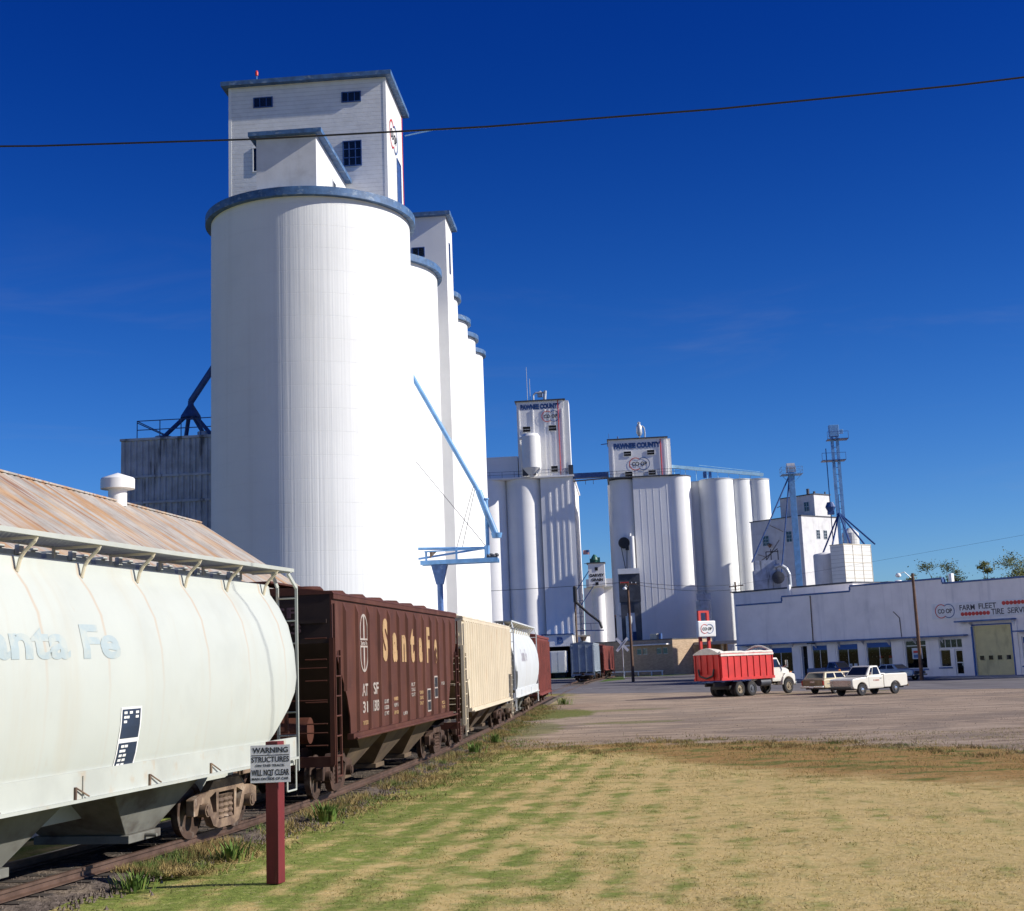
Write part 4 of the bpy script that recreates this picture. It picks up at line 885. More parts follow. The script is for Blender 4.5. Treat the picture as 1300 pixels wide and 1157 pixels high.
# far GARVEY GRAIN elevator
EG = thing('grain_elevator', 'distant elevator lettered GARVEY GRAIN with a green machine on its roof', 'grain elevator', (-8,400,0), group='white concrete grain elevators')
silo(EG, -8.6, 402.5, 1.75, 23.7, m_conc2); MB().box(-12.8,-9.9,402,425,0,23.6).box(-7.0,6,402.6,425,0,23.6).build('shaft', m_conc2, EG)
MB().box(-12,-3.8,400.2,404,23.7,26.0).build('gallery', m_conc2, EG)
hg = walls(EG, -11.2, -6.4, 399.8, 405, 24.0, 30.5, m_conc2); MB().box(-11.6,-6.1,399.5,405.3,30.5,30.8).build('roof', m_dksteel, hg)
lettering('lettering', 'GARVEY', m_black, hg, S_(-10.9,399.76,26.6), 4.3, .9, bold=.05, local=False); lettering('lettering', 'GRAIN', m_black, hg, S_(-10.4,399.76,25.3), 3.4, .9, bold=.05, local=False)
window(hg, S_(-8.8,399.76,28.9), .9, 1.0, m_dksteel, (1,2), m_dark); window(hg, S_(-8.8,399.76,24.6), .9, .9, m_dksteel, (1,2), m_dark)
m_grn = mat('green_machine_paint', (.02,.12,.09), .5, var=.3)
gm = MB().lathe([(.8,0),(1.1,.8),(.9,1.6),(.4,2.3)],(-9.2,401,30.8),10).box(-10.6,-9.6,400.6,401.4,30.8,32.0).box(-8.6,-7.6,400.6,401.4,30.8,32.3).tube((-10.4,401,31.5),(-9.2,401,33.2),.2)
gm.build('roof_machine', m_grn, EG)
MB().tube((-12.3,400.2,30.6),(-10,400.2,30.6),.08).build('davit', m_dksteel, EG)
FL = thing('flag', 'small American flag flying left of the GARVEY GRAIN headhouse', 'flag', (-12.6,402,0))
MB().tube((-10.6,402,30.6),(-10.6,402,34.9),.05).build('flagpole', m_steel, FL)
def wave(x0,x1,z0,z1,off=0):
    n = 8; vs = []
    for i in range(n+1):
        x = x0+(x1-x0)*i/n; y = 402-off+.12*sin((x+12.55)*3.4); vs += [(x,y,z0),(x,y,z1)]
    return vs, [(2*i,2*i+2,2*i+3,2*i+1) for i in range(n)]
fb = MB().add(*wave(-12.5,-10.6,33.4,34.7)).build('cloth', m_white, FL, fixn=False)
a = MB(); 
for i in range(7): a.add(*wave(-12.5,-10.6,33.4+i*.186,33.5+i*.186,.02))
a.build('red_stripe', m_red, fb, fixn=False); MB().add(*wave(-11.5,-10.6,34.0,34.7,.04)).build('canton', m_dkblue, fb, fixn=False)
# ------------------------------------------------------------------ shop building (local frame: x along the facade to the right, y into the building)
SB = thing('shop_building', 'long white shop building with blue trim, big windows and a farm tire service sign', 'shop', tw(70.68,108.85), RZ)
W_ = lambda x, z, y=0: frame((x,y,z), (1,0,0), (0,0,1))
op = [(-25.4,-20.8,.86,3.35),(-19.6,-18.85,.14,3.35),(-18.28,-16.35,.9,3.42),(-15.15,-12.67,.86,3.42),(-11.68,-8.78,.86,3.46),(-7.3,-4.98,.86,3.46),(-3.6,-2.46,.94,2.52),(-3.6,-1.17,2.62,3.46),(-2.05,-1.17,.14,2.5),(.07,3.87,.13,4.49),(4.75,7.4,.9,3.4),(8.3,9.3,.14,2.5)]
outer = [(-27.8,.1),(14,.1),(14,8.4),(-2.7,8.4),(-2.7,8.85),(-13.1,8.85),(-13.1,8.35),(-21.7,8.35),(-21.7,7.8),(-27.8,7.8)]
me = shape(outer, [[(a,c),(b,c),(b,d),(a,d)] for a,b,c,d in op], .34)
MB().mesh(me, W_(0,0,.17)).build('facade_wall', m_shop, SB, local=True, fixn=False)
MB().box(-27.8,14,3.4,24,.1,6.9).build('rear_block', m_shop, SB, local=True)
cp = MB(); rl = [(-27.9,7.8),(-21.62,7.8),(-21.62,8.35),(-13.02,8.35),(-13.02,8.85),(-2.62,8.85),(-2.62,8.4),(14.05,8.4)]
for (xa,za),(xb,zb) in zip(rl[:-1], rl[1:]):
    if za == zb: cp.box(xa,xb,-.06,.42,za+.003,za+.16)
    else: cp.box(xa-.08,xa+.08,-.06,.42,min(za,zb)+.163 if zb>za else zb+.163,max(za,zb)+.0)
cp.build('parapet_coping', m_blue, SB, local=True)
# awning ledges
for xa, xb, z in ((-27.6,-.42,3.66),(-1.25,4.45,4.86),(3.95+.52,14,3.78)):
    aw = MB().box(xa,xb,-.85,-.003,z,z+.13)
    aw.build('awning_ledge', m_blue, SB, local=True); br = MB()
    x = xa+1.2
    while x < xb: br.prism([(-.003,z-.55),(-.003,z),(-.6,z)],0,x,x+.07); x += 2.9 if xb-xa > 10 else 4.2
    br.build('awning_bracket', m_shop, SB, local=True)
# pilasters flanking the openings
for xa, xb, zt in ((-1.05,-.1,4.7),(3.95,4.45,4.8),(-20.65,-19.75,3.4),(-16.2,-15.3,3.4),(-12.5,-11.8,3.4),(-8.6,-7.45,3.4)):
    MB().box(xa,xb,-.07,-.003,.13,zt).build('pilaster', m_shop, SB, local=True, bevel=.01)
m_valance = mat('blue_window_valance', (.035,.11,.36), .7, var=.1)
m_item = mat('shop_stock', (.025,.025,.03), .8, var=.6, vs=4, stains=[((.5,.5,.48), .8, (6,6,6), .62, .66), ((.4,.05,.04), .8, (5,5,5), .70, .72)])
def shopwin(x0,x1,z0,z1,nm=2,val=.0,sill=True,items=True):
    w_, h_ = x1-x0-.03, z1-z0-.03
    f_ = window(SB, W_((x0+x1)/2,(z0+z1)/2,.16), w_, h_, m_white, (nm,1), m_glassc, .07, 'shop_window', local=True)
    if val: MB().box(x0+.08,x1-.08,.075,.12,z1-val,z1-.07).build('valance', m_valance, f_, local=True)
    if sill: MB().box(x0-.12,x1+.12,-.12,-.003,z0-.12,z0-.01).build('sill', m_blue, f_, local=True)
    if items:
        it = MB(); x = x0+.2
        while x < x1-.3:
            hh_ = random.uniform(.2,1.1); ww = random.uniform(.15,.4); it.box(x,x+ww,.7,.9,z0+.05,z0+hh_); x += ww+random.uniform(.02,.3)
        it.box(x0+.1,x1-.1,1.0,1.05,z0+.5,z0+.55).build('display_goods', m_item, f_, local=True)
    return f_
m_glassc.use_nodes = True; nt_ = NT(m_glassc.node_tree); nt_.n.clear()
o_ = nt_.new('ShaderNodeOutputMaterial'); gl_ = nt_.new('ShaderNodeBsdfGlossy'); gl_.inputs['Roughness'].default_value = .02; tr_ = nt_.new('ShaderNodeBsdfTransparent'); tr_.inputs[0].default_value = (.5,.54,.56,1)
fr_ = nt_.new('ShaderNodeFresnel'); fr_.inputs[0].default_value = 1.5; mx_ = nt_.new('ShaderNodeMixShader'); nt_.l.new(fr_.outputs[0], mx_.inputs[0]); nt_.l.new(tr_.outputs[0], mx_.inputs[1]); nt_.l.new(gl_.outputs[0], mx_.inputs[2]); nt_.l.new(mx_.outputs[0], o_.inputs[0])
# dim interior box behind the windows
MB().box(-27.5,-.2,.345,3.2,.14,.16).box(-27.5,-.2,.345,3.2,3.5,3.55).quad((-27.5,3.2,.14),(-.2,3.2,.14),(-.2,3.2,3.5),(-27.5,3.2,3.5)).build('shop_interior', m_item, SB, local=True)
shopwin(*op[0], 3, .55); shopwin(*op[2], 2, .5); shopwin(*op[3], 2, .55, sill=False); shopwin(*op[4], 2, .5, sill=False); f4 = shopwin(*op[5], 1, .0); shopwin(*op[6], 1); shopwin(*op[7], 4, sill=False, items=False); shopwin(*op[10], 1, .6)
MB().box(-7.28,-5.0,.10,.16,2.92,2.99).build('transom_bar', m_white, f4, local=True)
m_post = mat('shop_poster_paper', (.55,.60,.66), .7, var=.1)
p_ = MB().box(-6.6,-5.5,.10,.13,1.75,2.75).build('window_poster', m_post, f4, local=True); MB().box(-6.45,-5.65,.085,.10,2.3,2.5).build('poster_band', m_red, p_, local=True); MB().box(-6.45,-5.65,.085,.10,1.85,2.15).build('poster_band', m_blue, p_, local=True)
for x in (-14.6,-13.9,-13.3): MB().box(x,x+.36,.10,.13,.95,1.5).build('window_notice', m_post, SB, local=True)
for x in (-10.7,-9.6):
    MB().box(x,x+.35,.6,.9,.9,1.9).build('display_tin', m_white, SB, local=True); MB().box(x,x+.35,.6,.9,1.9,2.15).build('display_tin', m_red, SB, local=True)
dr = MB().box(-2.02,-1.93,.10,.16,.14,2.48).box(-1.29,-1.20,.10,.16,.14,2.48).box(-1.93,-1.29,.10,.16,.14,.34).box(-1.93,-1.29,.10,.16,2.36,2.48).box(-1.93,-1.29,.10,.16,1.28,1.36).build('door', m_white, SB, local=True)
MB().quad((-1.93,.13,.34),(-1.29,.13,.34),(-1.29,.13,2.36),(-1.93,.13,2.36)).build('pane', m_glassc, dr, local=True); MB().box(-1.36,-1.30,.04,.10,1.05,1.3).build('handle', m_chrome, dr, local=True)
d2_ = MB().box(-19.58,-18.87,.5,.56,.14,3.3).build('door', m_dark, SB, local=True); MB().box(-19.5,-18.95,.48,.498,.4,2.2).build('pane', m_glass, d2_, local=True)
d3_ = MB().box(8.32,9.28,.1,.16,.14,2.48).build('door', m_blue, SB, local=True); MB().box(8.45,8.5,.04,.1,1.1,1.3).build('handle', m_chrome, d3_, local=True)
m_gar = mat('yellow_tan_garage_door', (.62,.56,.29), .6, var=.08, vs=1.5, stains=[((.2,.17,.09), .4, (1.5,1.5,.5), .5, .75)])
gd = MB(); 
for i in range(14): gd.box(.08,3.86,.14,.20,.14+i*.31,.14+i*.31+.285); 
gd.box(.08,3.86,.16,.20,.14,4.48); gd = gd.build('garage_door', m_gar, SB, local=True)
for x in (.42,1.30,2.18,3.05): window(gd, W_(x+.25,1.66,.137), .56, .50, m_gar, (1,1), m_glass, .04, local=True)
MB().box(-.07,.06,-.12,.16,.13,4.62).box(3.88,3.99,-.12,.16,.13,4.62).box(.06,3.88,-.12,.16,4.50,4.62).build('door_frame', m_valance, SB, local=True)
# sign board
sb = MB().box(-3.95,10.2,-.10,-.003,5.27,6.64).build('sign_board', mat('sign_board_white', (.80,.80,.80), .7, var=.05, vs=1.2, stains=[((.35,.33,.32), .5, (1.2,1.2,.6), .55, .8)]), SB, local=True)
coop_logo(sb, W_(-2.55,5.95,-.115), 2.05)
m_slet = mat('worn_black_lettering', (.06,.06,.07), .7, var=.3, vs=3, stains=[((.6,.6,.62), .75, (5,5,5), .57, .64)])
SLT = lambda n, s, x, z, w_, h_: lettering(n, s, m_slet, sb, W_(x,z,-.108), w_, h_, bold=.015)
SLT('lettering', 'FARM', -1.0, 5.92, 1.55, .48); SLT('lettering', 'FLEET', .95, 5.96, 1.75, .48)
SLT('lettering', 'TIRE', 2.15, 5.40, 1.25, .50); SLT('lettering', 'SERVICE', 3.75, 5.42, 2.5, .50)
d_ = MB()
for i in range(8): d_.lathe([(.175,0),(.175,.03),(0,.035)], M=W_(-.75+i*.37,5.58,-.105), n=20)
for i in range(10): d_.lathe([(.175,0),(.175,.03),(0,.035)], M=W_(3.45+i*.37,6.34,-.105), n=20)
d_.build('red_dots', m_red, sb, local=True)
pp = MB().path([(-17.9,-.08,8.3),(-17.95,-.08,3.8)],.05); pp.path([(-8.2,-.06,6.2),(-7.55,-.06,5.6),(-7.5,-.06,3.8)],.035); pp.build('downpipe', m_rope, SB, local=True)
MB().box(-18.1,-17.6,-.9,-.2,3.55,3.65).build('ledge_light', m_black, SB, local=True)
MB().box(-2.3,-2.0,.6,1.0,8.3,9.35).build('chimney', m_white, SB, local=True)
MB().box(-11.6,-10.7,3,3.8,7,9.25).build('roof_box', m_dksteel, SB, local=True); MB().lathe([(.25,0),(.25,1.9),(.45,2.0),(.3,2.25),(0,2.3)],(-9.5,3,7),14).build('roof_vent', m_white, SB, local=True)

# rear annex behind the shop
RA = thing('rear_annex', 'low white flat-roofed annex rising behind the left end of the shop', 'annex', (12.9,165,0), RZ)
MB().box(-.5,17,0,6,0,10.0).build('wall', m_shop, RA, local=True); MB().box(-.6,17.1,-.1,6.1,10.0,10.18).build('coping', m_dksteel, RA, local=True); MB().box(8.3,8.6,-.6,-.3,6,10.4).build('flue', m_white, RA, local=True)

# ------------------------------------------------------------------ feed mill
FM = thing('feed_mill', 'white block-shaped feed mill with stepped top rising behind the shop', 'mill building', (29.0,226,0), RZ)
MB().box(-11.0,0,0,10.0,0,24.75).build('wall', m_plaster, FM, local=True); MB().box(-11.15,.12,-.12,10.1,24.75,24.9).build('roof_edge', m_dksteel, FM, local=True)
ub = MB().box(-7.35,-.05,3.7,7.9,24.9,28.5).build('upper_block', m_plaster, FM, local=True); MB().box(-7.5,.1,3.55,8.0,28.5,28.65).build('roof_edge', m_dksteel, ub, local=True)
for x, z, w_, h_ in ((-7.85,21.35,1.4,1.7),(-2.8,21.6,1.2,1.8)): window(FM, W_(x,z,0), w_, h_, m_steel, (2,3), m_glass, .06, local=True)
for y in (4.0,5.85): window(FM, frame((0,y,21.8),(0,1,0),(0,0,1)), .9, 1.5, m_steel, (2,3), m_glass, .06, local=True)
window(ub, W_(-4.5,26.6,3.7), 1.1, 1.6, m_steel, (2,2), m_glass, .06, local=True); window(ub, W_(-1.7,26.6,3.7), 1.1, 1.6, m_steel, (2,2), m_glass, .06, local=True)
MB().tube((-2.1,4.8,28.6),(-2.1,4.8,29.7),.26).tube((-.7,4.7,28.6),(-.7,4.7,29.1),.2).tube((-.3,7,28.6),(-.3,7,29.1),.12).build('roof_vent', m_dksteel, FM, local=True)
MB().bar((-7.1,3.5,27.3),(-7.9,3.5,27.1),.1).bar((-6.4,-.4,23.8),(-3.6,-.5,22.5),.08).bar((-9.6,-.3,19.2),(-8,-.3,18.7),.08).lathe([(.1,0),(.42,.5),(.1,.75)],(-6.7,-.5,20.1),12).build('wall_fittings', m_rope, FM, local=True)
# bins
FB = thing('feed_bin', 'square white bin of horizontal steel panels, right of the feed mill', 'feed bin', (28.97,185,0), RZ)
m_pan = mat('white_ribbed_steel_panel', (.74,.74,.70), .5, var=.04, vs=1, lines=[(2,.52,.12,.45)], stains=[((.5,.3,.12), .5, (1.5,1.5,4), .62, .75)])
MB().box(-2.2,0,0,5.9,0,16.7).build('bin_wall', m_pan, FB, local=True); fr2 = MB()
for y in (0,1.95,3.9,5.86): fr2.box(0,.05,y,y+.05,6,16.7)
for z in [7+i*.52*2 for i in range(9)]: fr2.box(.0,.035,.05,5.86,z,z+.05)
fr2.box(-2.25,.06,-.06,5.96,16.7,16.8); fr2.build('panel_seam', m_bracket, FB, local=True)
FC = thing('feed_bin', 'tall plain pale steel bin directly left of the square panelled bin', 'feed bin', (27.2,189,0), RZ)
MB().lathe([(1.45,0),(1.45,15.7),(1.3,15.85),(0,16.1)],(-.6,.3,0),28).build('shell', m_plaster, FC, local=True, smooth=35)
for z in (10.9,): MB().lathe([(1.47,0),(1.47,.06)],(-.6,.3,z),28).build('band', m_steel, FC, local=True)
FD = thing('feed_bin', 'small white panelled bin with a ladder, behind the tall blue mast', 'feed bin', (35,215,0))
MB().lathe([(1.3,12),(1.3,20.6),(.4,21.4)],(34.9,215,0),20).box(33.9,35.9,214,216,0,12).build('shell', m_pan, FD); 
# blue bucket elevators
def leg(label, x, y, zt, lean, wdt, stays, second=None):
    T = thing('bucket_elevator', label, 'elevator leg', (x,y,0))
    MB().box(x-wdt/2,x+wdt/2,y-.35,y+.35,3,zt-1).build('casing', m_ltblue, T, bevel=.02)
    MB().box(x-wdt*.75,x+wdt*.75,y-.55,y+.55,zt-1.0,zt-.1).lathe([(.7,0),(.7,wdt*1.3)],M=Matrix.Translation((x-wdt*.65,y,zt-.3)) @ Matrix.Rotation(PI/2,4,'Y'),n=16).build('head', m_steel if wdt > .8 else m_ltblue, T)
    pl = MB(); 
    zz = zt-1.4; pl.box(x-1.5,x+1.6,y-1.3,y+1.3,zz,zz+.08)
    for px_ in (x-1.5,x-.5,x+.6,x+1.6):
        for py_ in (y-1.3,y+1.3): pl.tube((px_,py_,zz),(px_,py_,zz+1.1),.035,n=5)
    for z in (.55,1.1):
        for py_ in (y-1.3,y+1.3): pl.tube((x-1.5,py_,zz+z),(x+1.6,py_,zz+z),.035,n=5)
        for px_ in (x-1.5,x+1.6): pl.tube((px_,y-1.3,zz+z),(px_,y+1.3,zz+z),.035,n=5)
    pl.bar((x-1.4,y,zz),(x-.2,y,zz-1.3),.07).bar((x+1.5,y,zz),(x+.2,y,zz-1.3),.07)
    pl.build('platform', m_ltblue, T)
    s_ = MB()
    for a, b in stays: s_.tube(a, b, .11, n=7)
    s_.build('spout', m_dkblue, T)
    return T
L1 = leg('thick light blue elevator leg with railed head platform, left of the feed mill corner', 25.3, 205, 30.3, 0, .9,
   [((24.9,205,28.6),(18.4,203,16.0)),((25.0,205,28.6),(22.6,203.5,14.0))])
L2 = thing('bucket_elevator', 'tallest slender blue twin-leg elevator mast with two small platforms, by the square bin', 'elevator leg', (31.2,200,0))
MB().box(30.75,31.15,199.8,200.2,5,34.2).box(31.5,31.9,199.8,200.2,5,34.2).build('casing', m_ltblue, L2)
a = MB()
for i in range(22): a.box(31.15,31.5,199.95,200.05,12+i,12.06+i)
a.tube((29.95,200,18),(29.95,200,31.9),.07).build('ladder', m_dkblue, L2)
MB().box(30.6,32.0,199.5,200.6,33.6,35.3).box(32.0,32.6,199.6,200.2,34,34.6).build('head', m_ltblue, L2, bevel=.05)
a = MB().box(30.2,33.2,199,201,33.1,33.2).box(29.2,32.6,199,201,30.0,30.1)
for x in (30.2,31.7,33.2): a.tube((x,199,33.2),(x,199,34.2),.035,n=5)
for x in (29.2,30.9,32.6): a.tube((x,199,30.1),(x,199,31.1),.035,n=5)
a.tube((30.2,199,34.2),(33.2,199,34.2),.035,n=5).tube((29.2,199,31.1),(32.6,199,31.1),.035,n=5); a.build('platform', m_dkblue, L2)
a = MB(); Q = (31.1,200,22.4)
for b in ((27.0,191,15.9),(28.6,192,17.2),(30.4,188,17.0),(32.5,189.5,17.0),(34.2,191,17.0)): a.tube(Q, b, .12, n=7)
a.tube(Q,(31.1,200,25),.15); a.build('spout', m_dkblue, L2)
MB().lathe([(.4,0),(.75,.7),(.45,1.4)],(29.95,200,22.6),12).path([(29.95,200,24),(29.95,200,30)],.06).box(29.5,30.4,199.6,200.4,22.2,22.7).build('hoist', m_dkblue, L2)
DC = thing('dust_collector', 'blue-grey dust collector box with a curved pale duct, behind the shop annex', 'dust collector', (20,200,0))
MB().box(18.3,22.0,199.4,202,11,14.6).box(18.5,21.6,199.5,202,14.6,16.0).add([(18.3,199.4,11),(22,199.4,11),(22,202,11),(18.3,202,11),(19.6,200.2,6),(20.8,200.2,6),(20.8,201.2,6),(19.6,201.2,6)],[(0,1,5,4),(1,2,6,5),(2,3,7,6),(3,0,4,7),(4,5,6,7)]).build('housing', m_tank, DC)
arc = [(21.2,199.2,15.0),(22.0,199.1,15.2),(22.8,199.1,14.7),(23.2,199.1,13.8),(23.25,199.1,10)]
MB().path(arc,.3,n=12).build('duct', m_steel, DC, smooth=40); MB().lathe([(.2,-.5),(.85,-.4),(.9,.4),(.2,.5)],M=Matrix.Translation((21.6,198.9,13.4)) @ Matrix.Rotation(PI/2,4,'X'),n=18).build('fan', m_dksteel, DC)
fr3 = MB()
for a_, b_ in (((19.5,199.6,16),(21.9,199.6,17.6)),((21.9,199.6,16),(21.9,199.6,17.4)),((20.2,199.6,16),(22.2,199.6,18.8)),((20.2,199.6,16),(20.2,199.6,17.2)),((20.2,199.6,17.2),(22.0,199.6,17.2)),((20.9,199.6,16),(20.9,199.6,17.6))): fr3.bar(a_, b_, .14)
fr3.build('hoist_frame', m_dksteel, DC)

# ------------------------------------------------------------------ brick building and service station canopy
m_brick = bpy.data.materials.new('tan_brick'); m_brick.use_nodes = True; t = NT(m_brick.node_tree); b = m_brick.node_tree.nodes['Principled BSDF']; b.inputs['Roughness'].default_value = .85
tc_ = t.new('ShaderNodeTexCoord'); q_ = t.new('ShaderNodeSeparateXYZ'); t.l.new(tc_.outputs['Object'], q_.inputs[0]); cb = t.new('ShaderNodeCombineXYZ'); t.l.new(t.math('ADD', q_.outputs[0], q_.outputs[1]), cb.inputs[0]); t.l.new(q_.outputs[2], cb.inputs[1])
bk = t.new('ShaderNodeTexBrick'); t.l.new(cb.outputs[0], bk.inputs[0]); bk.inputs['Scale'].default_value = 1; bk.inputs['Brick Width'].default_value = .42; bk.inputs['Row Height'].default_value = .14; bk.inputs['Mortar Size'].default_value = .012
bk.inputs['Color1'].default_value = (.56,.40,.25,1); bk.inputs['Color2'].default_value = (.42,.28,.17,1); bk.inputs['Mortar'].default_value = (.42,.36,.28,1)
t.l.new(t.mix(t.math('MULTIPLY', t.step(t.noise(1.2,4,.6), .45, .7), .4), bk.outputs[0], (.36,.25,.16)), b.inputs['Base Color'])
g0 = (6.58,218.7,0)
BB = thing('brick_building', 'low tan brick building with flat roof, small windows and a wide canopy, beyond the crossing', 'building', g0, RZ)
opn = [(-8.24,-7.15),(-6.85,-5.75),(-3.7,-2.6),(-2.25,-1.15)]
MB().mesh(shape([(-19.5,0),(0,0),(0,5.55),(-19.5,5.55)], [[(a,3.3),(b,3.3),(b,4.3),(a,4.3)] for a,b in opn], .3), W_(0,0,.15)).build('wall', m_brick, BB, local=True, fixn=False)
MB().box(-19.5,-.003,.31,9,0,5.5).build('wall', m_brick, BB, local=True)
m_teal = mat('teal_window_glass', (.02,.11,.12), .1, var=.2)
for a_, b_ in opn: window(BB, W_((a_+b_)/2,3.8,.10), b_-a_-.04, .96, m_steel, (1,1), m_teal, .05, local=True)
MB().box(-10.3,-.5,-.9,-.003,4.75,4.95).build('window_canopy', m_shop, BB, local=True); MB().box(-19.6,.1,-.08,9,5.56,5.68).build('roof_edge', m_dksteel, BB, local=True)
MB().box(-19.5,0,-.05,-.003,0,.5).build('plinth', m_brick, BB, local=True)
MB().box(.02,13.5,4.8,14,4.5,4.95).build('canopy', mat('beige_canopy_paint', (.45,.40,.33), .7, var=.1), BB, local=True)
MB().box(.02,2.6,9.5,9.8,0,4.48).box(.02,.3,4.5,9.5,0,4.48).build('wall', m_brick, BB, local=True)
for x in (4.5,9.0): MB().box(x,x+.3,6.2,6.5,0,4.48).build('canopy_post', m_bracket, BB, local=True)
window(BB, frame((.31,7.6,2.6),(0,1,0),(0,0,1)), 2.4, 1.6, m_steel, (2,1), m_teal, .06, local=True)
MB().lathe([(.28,0),(.3,.5),(.15,.9)],(9.6,6.5,4.95),12).tube((9.6,6.5,5.7),(9.1,6.0,5.95),.2).build('roof_vent', m_white, BB, local=True)
AC = thing('air_conditioner', 'beige rooftop air conditioner on the brick building', 'air conditioner', tuple(Vector(g0)+TD*5+TN*1.5+Vector((0,0,5.7))), RZ)
MB().box(-1.0,.5,-.5,.6,0,.85).build('case', m_bracket, AC, local=True, bevel=.04); MB().tube((.9,0,0),(.9,0,.9),.3,n=12).build('fan_unit', m_blue, AC, local=True)
for i, x in enumerate((4.6,7.9)):
    G_ = thing('fuel_pump', ['grey fuel pump under the beige canopy, nearer the brick wall','grey fuel pump under the beige canopy, farther from the brick wall'][i], 'fuel pump', tuple(Vector(g0)-TD*x+TN*8), RZ, 'fuel pumps under the canopy')
    MB().box(-.35,.35,-.25,.25,0,1.6).build('pump_body', m_steel, G_, local=True, bevel=.05); MB().box(-.28,.28,-.27,-.252,1.0,1.45).build('dial', m_dark, G_, local=True)
GRl = thing('guard_rail', 'low white horizontal barrier rail in front of the brick building', 'barrier', tuple(Vector(g0)-TN*1.5), RZ)
MB().box(-13.4,-.9,-.05,.05,.62,.80).build('rail', m_white, GRl, local=True)
for x in (-13,-9.8,-6.6,-3.6,-1.2): MB().box(x,x+.16,-.07,.07,0,.66).build('post', m_white, GRl, local=True)

# co-op box sign
CS = thing('pole_sign', 'white lit-box sign with red and blue rings on two red posts, behind the red truck', 'sign', (8.0,150,0), R(30))
for x in (-.68,.38): MB().box(x,x+.3,-.1,.2,0,7.6).build('post', m_red, CS, local=True)
MB().box(-.38,.38,-.1,.2,7.38,7.6).build('top_rail', m_red, CS, local=True)
bx = MB().box(-1.12,1.12,-.6,-.15,4.78,6.5).build('sign_box', m_white, CS, local=True, bevel=.1); coop_logo(bx, W_(0,5.64,-.625), 1.62)

# crossbuck
XB = thing('crossing_sign', 'white railroad crossing crossbuck in front of the brick building', 'road sign', (-1.2,200,0))
MB().tube((-1.2,200.1,0),(-1.2,200.1,4.9),.07).build('post', m_steel, XB)
for s_ in (1, -1):
    Mx = S_(-1.2,199.95 - .03*(s_>0),4.83) @ Matrix.Rotation(s_*R(48),4,'Z'); bd = MB().box(-1.25,1.25,-.19,.19,-.012,.012,Mx).build('crossbuck_blade', m_white, XB)
    lettering('letters', 'RAILROAD' if s_ < 0 else 'CROSSING', m_black, bd, Mx @ Matrix.Translation((0,0,.02)), 1.5, .16, center=True, local=False) if s_ > 0 else None

# ------------------------------------------------------------------ warning sign
WS = thing('warning_sign', 'small white sign reading WARNING STRUCTURES on a dark red post, beside the nearest freight car', 'sign', (-5.02,19.1,0))
m_post2 = mat('dark_red_post_paint', (.15,.012,.016), .6, var=.15, vs=2, stains=[((.09,.01,.01), .7, (14,14,.8), .5, .68), ((.34,.12,.09), .5, (9,9,1.5), .6, .72)], bump=[((30,30,1.5), .5, .01)])
Mp = Matrix.Translation((-5.03,19.17,0)) @ Matrix.Rotation(R(-14),4,'Z')
MB().box(-.095,.095,-.095,.095,0,1.9,Mp).build('post', m_post2, WS, bevel=.006)
Ms = frame((-5.335,19.02,1.352), (1,.05,0), (0,0,1))
m_sgn = mat('worn_white_sign_face', (.66,.66,.68), .6, var=.06, vs=6, stains=[((.35,.34,.36), .5, (5,5,5), .55, .75)])
for zz_ in (1.45, 1.76): MB().lathe([(.014,0),(.012,.008),(0,.01)],M=Ms @ Matrix.Translation((.285,zz_-1.352,.004)),n=10).build('bolt', m_dksteel, WS)
wb_ = MB().box(0,.555,0,.505,-.006,.004,Ms).build('sign_face', m_sgn, WS)
for s_, x, z, w_, h_, bo in (('WARNING',.03,.40,.495,.075,.02),('STRUCTURES',.015,.275,.525,.075,.015),('ON THIS TRACK',.07,.215,.41,.032,.012),('WILL NOT CLEAR',.015,.095,.525,.082,.02),('MAN ON SIDE OF CAR',.02,.035,.51,.035,.012)):
    lettering('lettering', s_, m_black, wb_, Ms @ Matrix.Translation((x,z,.006)), w_, h_, .002, bo, local=False)
MB().box(.015,.54,.366,.374,.004,.007,Ms).build('underline', m_black, wb_)
# ------------------------------------------------------------------ vehicles (local frame: y forward, x right, z up, ground at 0)
def tbox(mb, y0b, y1b, y0t, y1t, wb, wt, z0, z1):
    "tapered cabin; returns corner dictionary"
    c = [(-wb,y0b,z0),(wb,y0b,z0),(wb,y1b,z0),(-wb,y1b,z0),(-wt,y0t,z1),(wt,y0t,z1),(wt,y1t,z1),(-wt,y1t,z1)]
    mb.add(c, [(0,3,2,1),(4,5,6,7),(0,1,5,4),(1,2,6,5),(2,3,7,6),(3,0,4,7)]); return [Vector(p) for p in c]
def fquad(mb, A, B, C, D, u0, u1, v0, v1, off=.008):
    n = (B-A).cross(D-A).normalized(); f = lambda u, v: (A*(1-u)+B*u)*(1-v)+(D*(1-u)+C*u)*v + n*off
    return mb.add([f(u0,v0), f(u1,v0), f(u1,v1), f(u0,v1)], [(0,1,2,3)])
def glasshouse(root, c, mg, name='window'):
    # c indexes: 0..3 bottom (rear-left, rear-right, front-right, front-left), 4..7 top
    a = MB(); fquad(a, c[2], c[3], c[7], c[6], .06, .94, .10, .88); a.build('windscreen', mg, root, local=True, fixn=False)
    a = MB(); fquad(a, c[0], c[1], c[5], c[4], .08, .92, .15, .85); a.build('rear_window', mg, root, local=True, fixn=False)
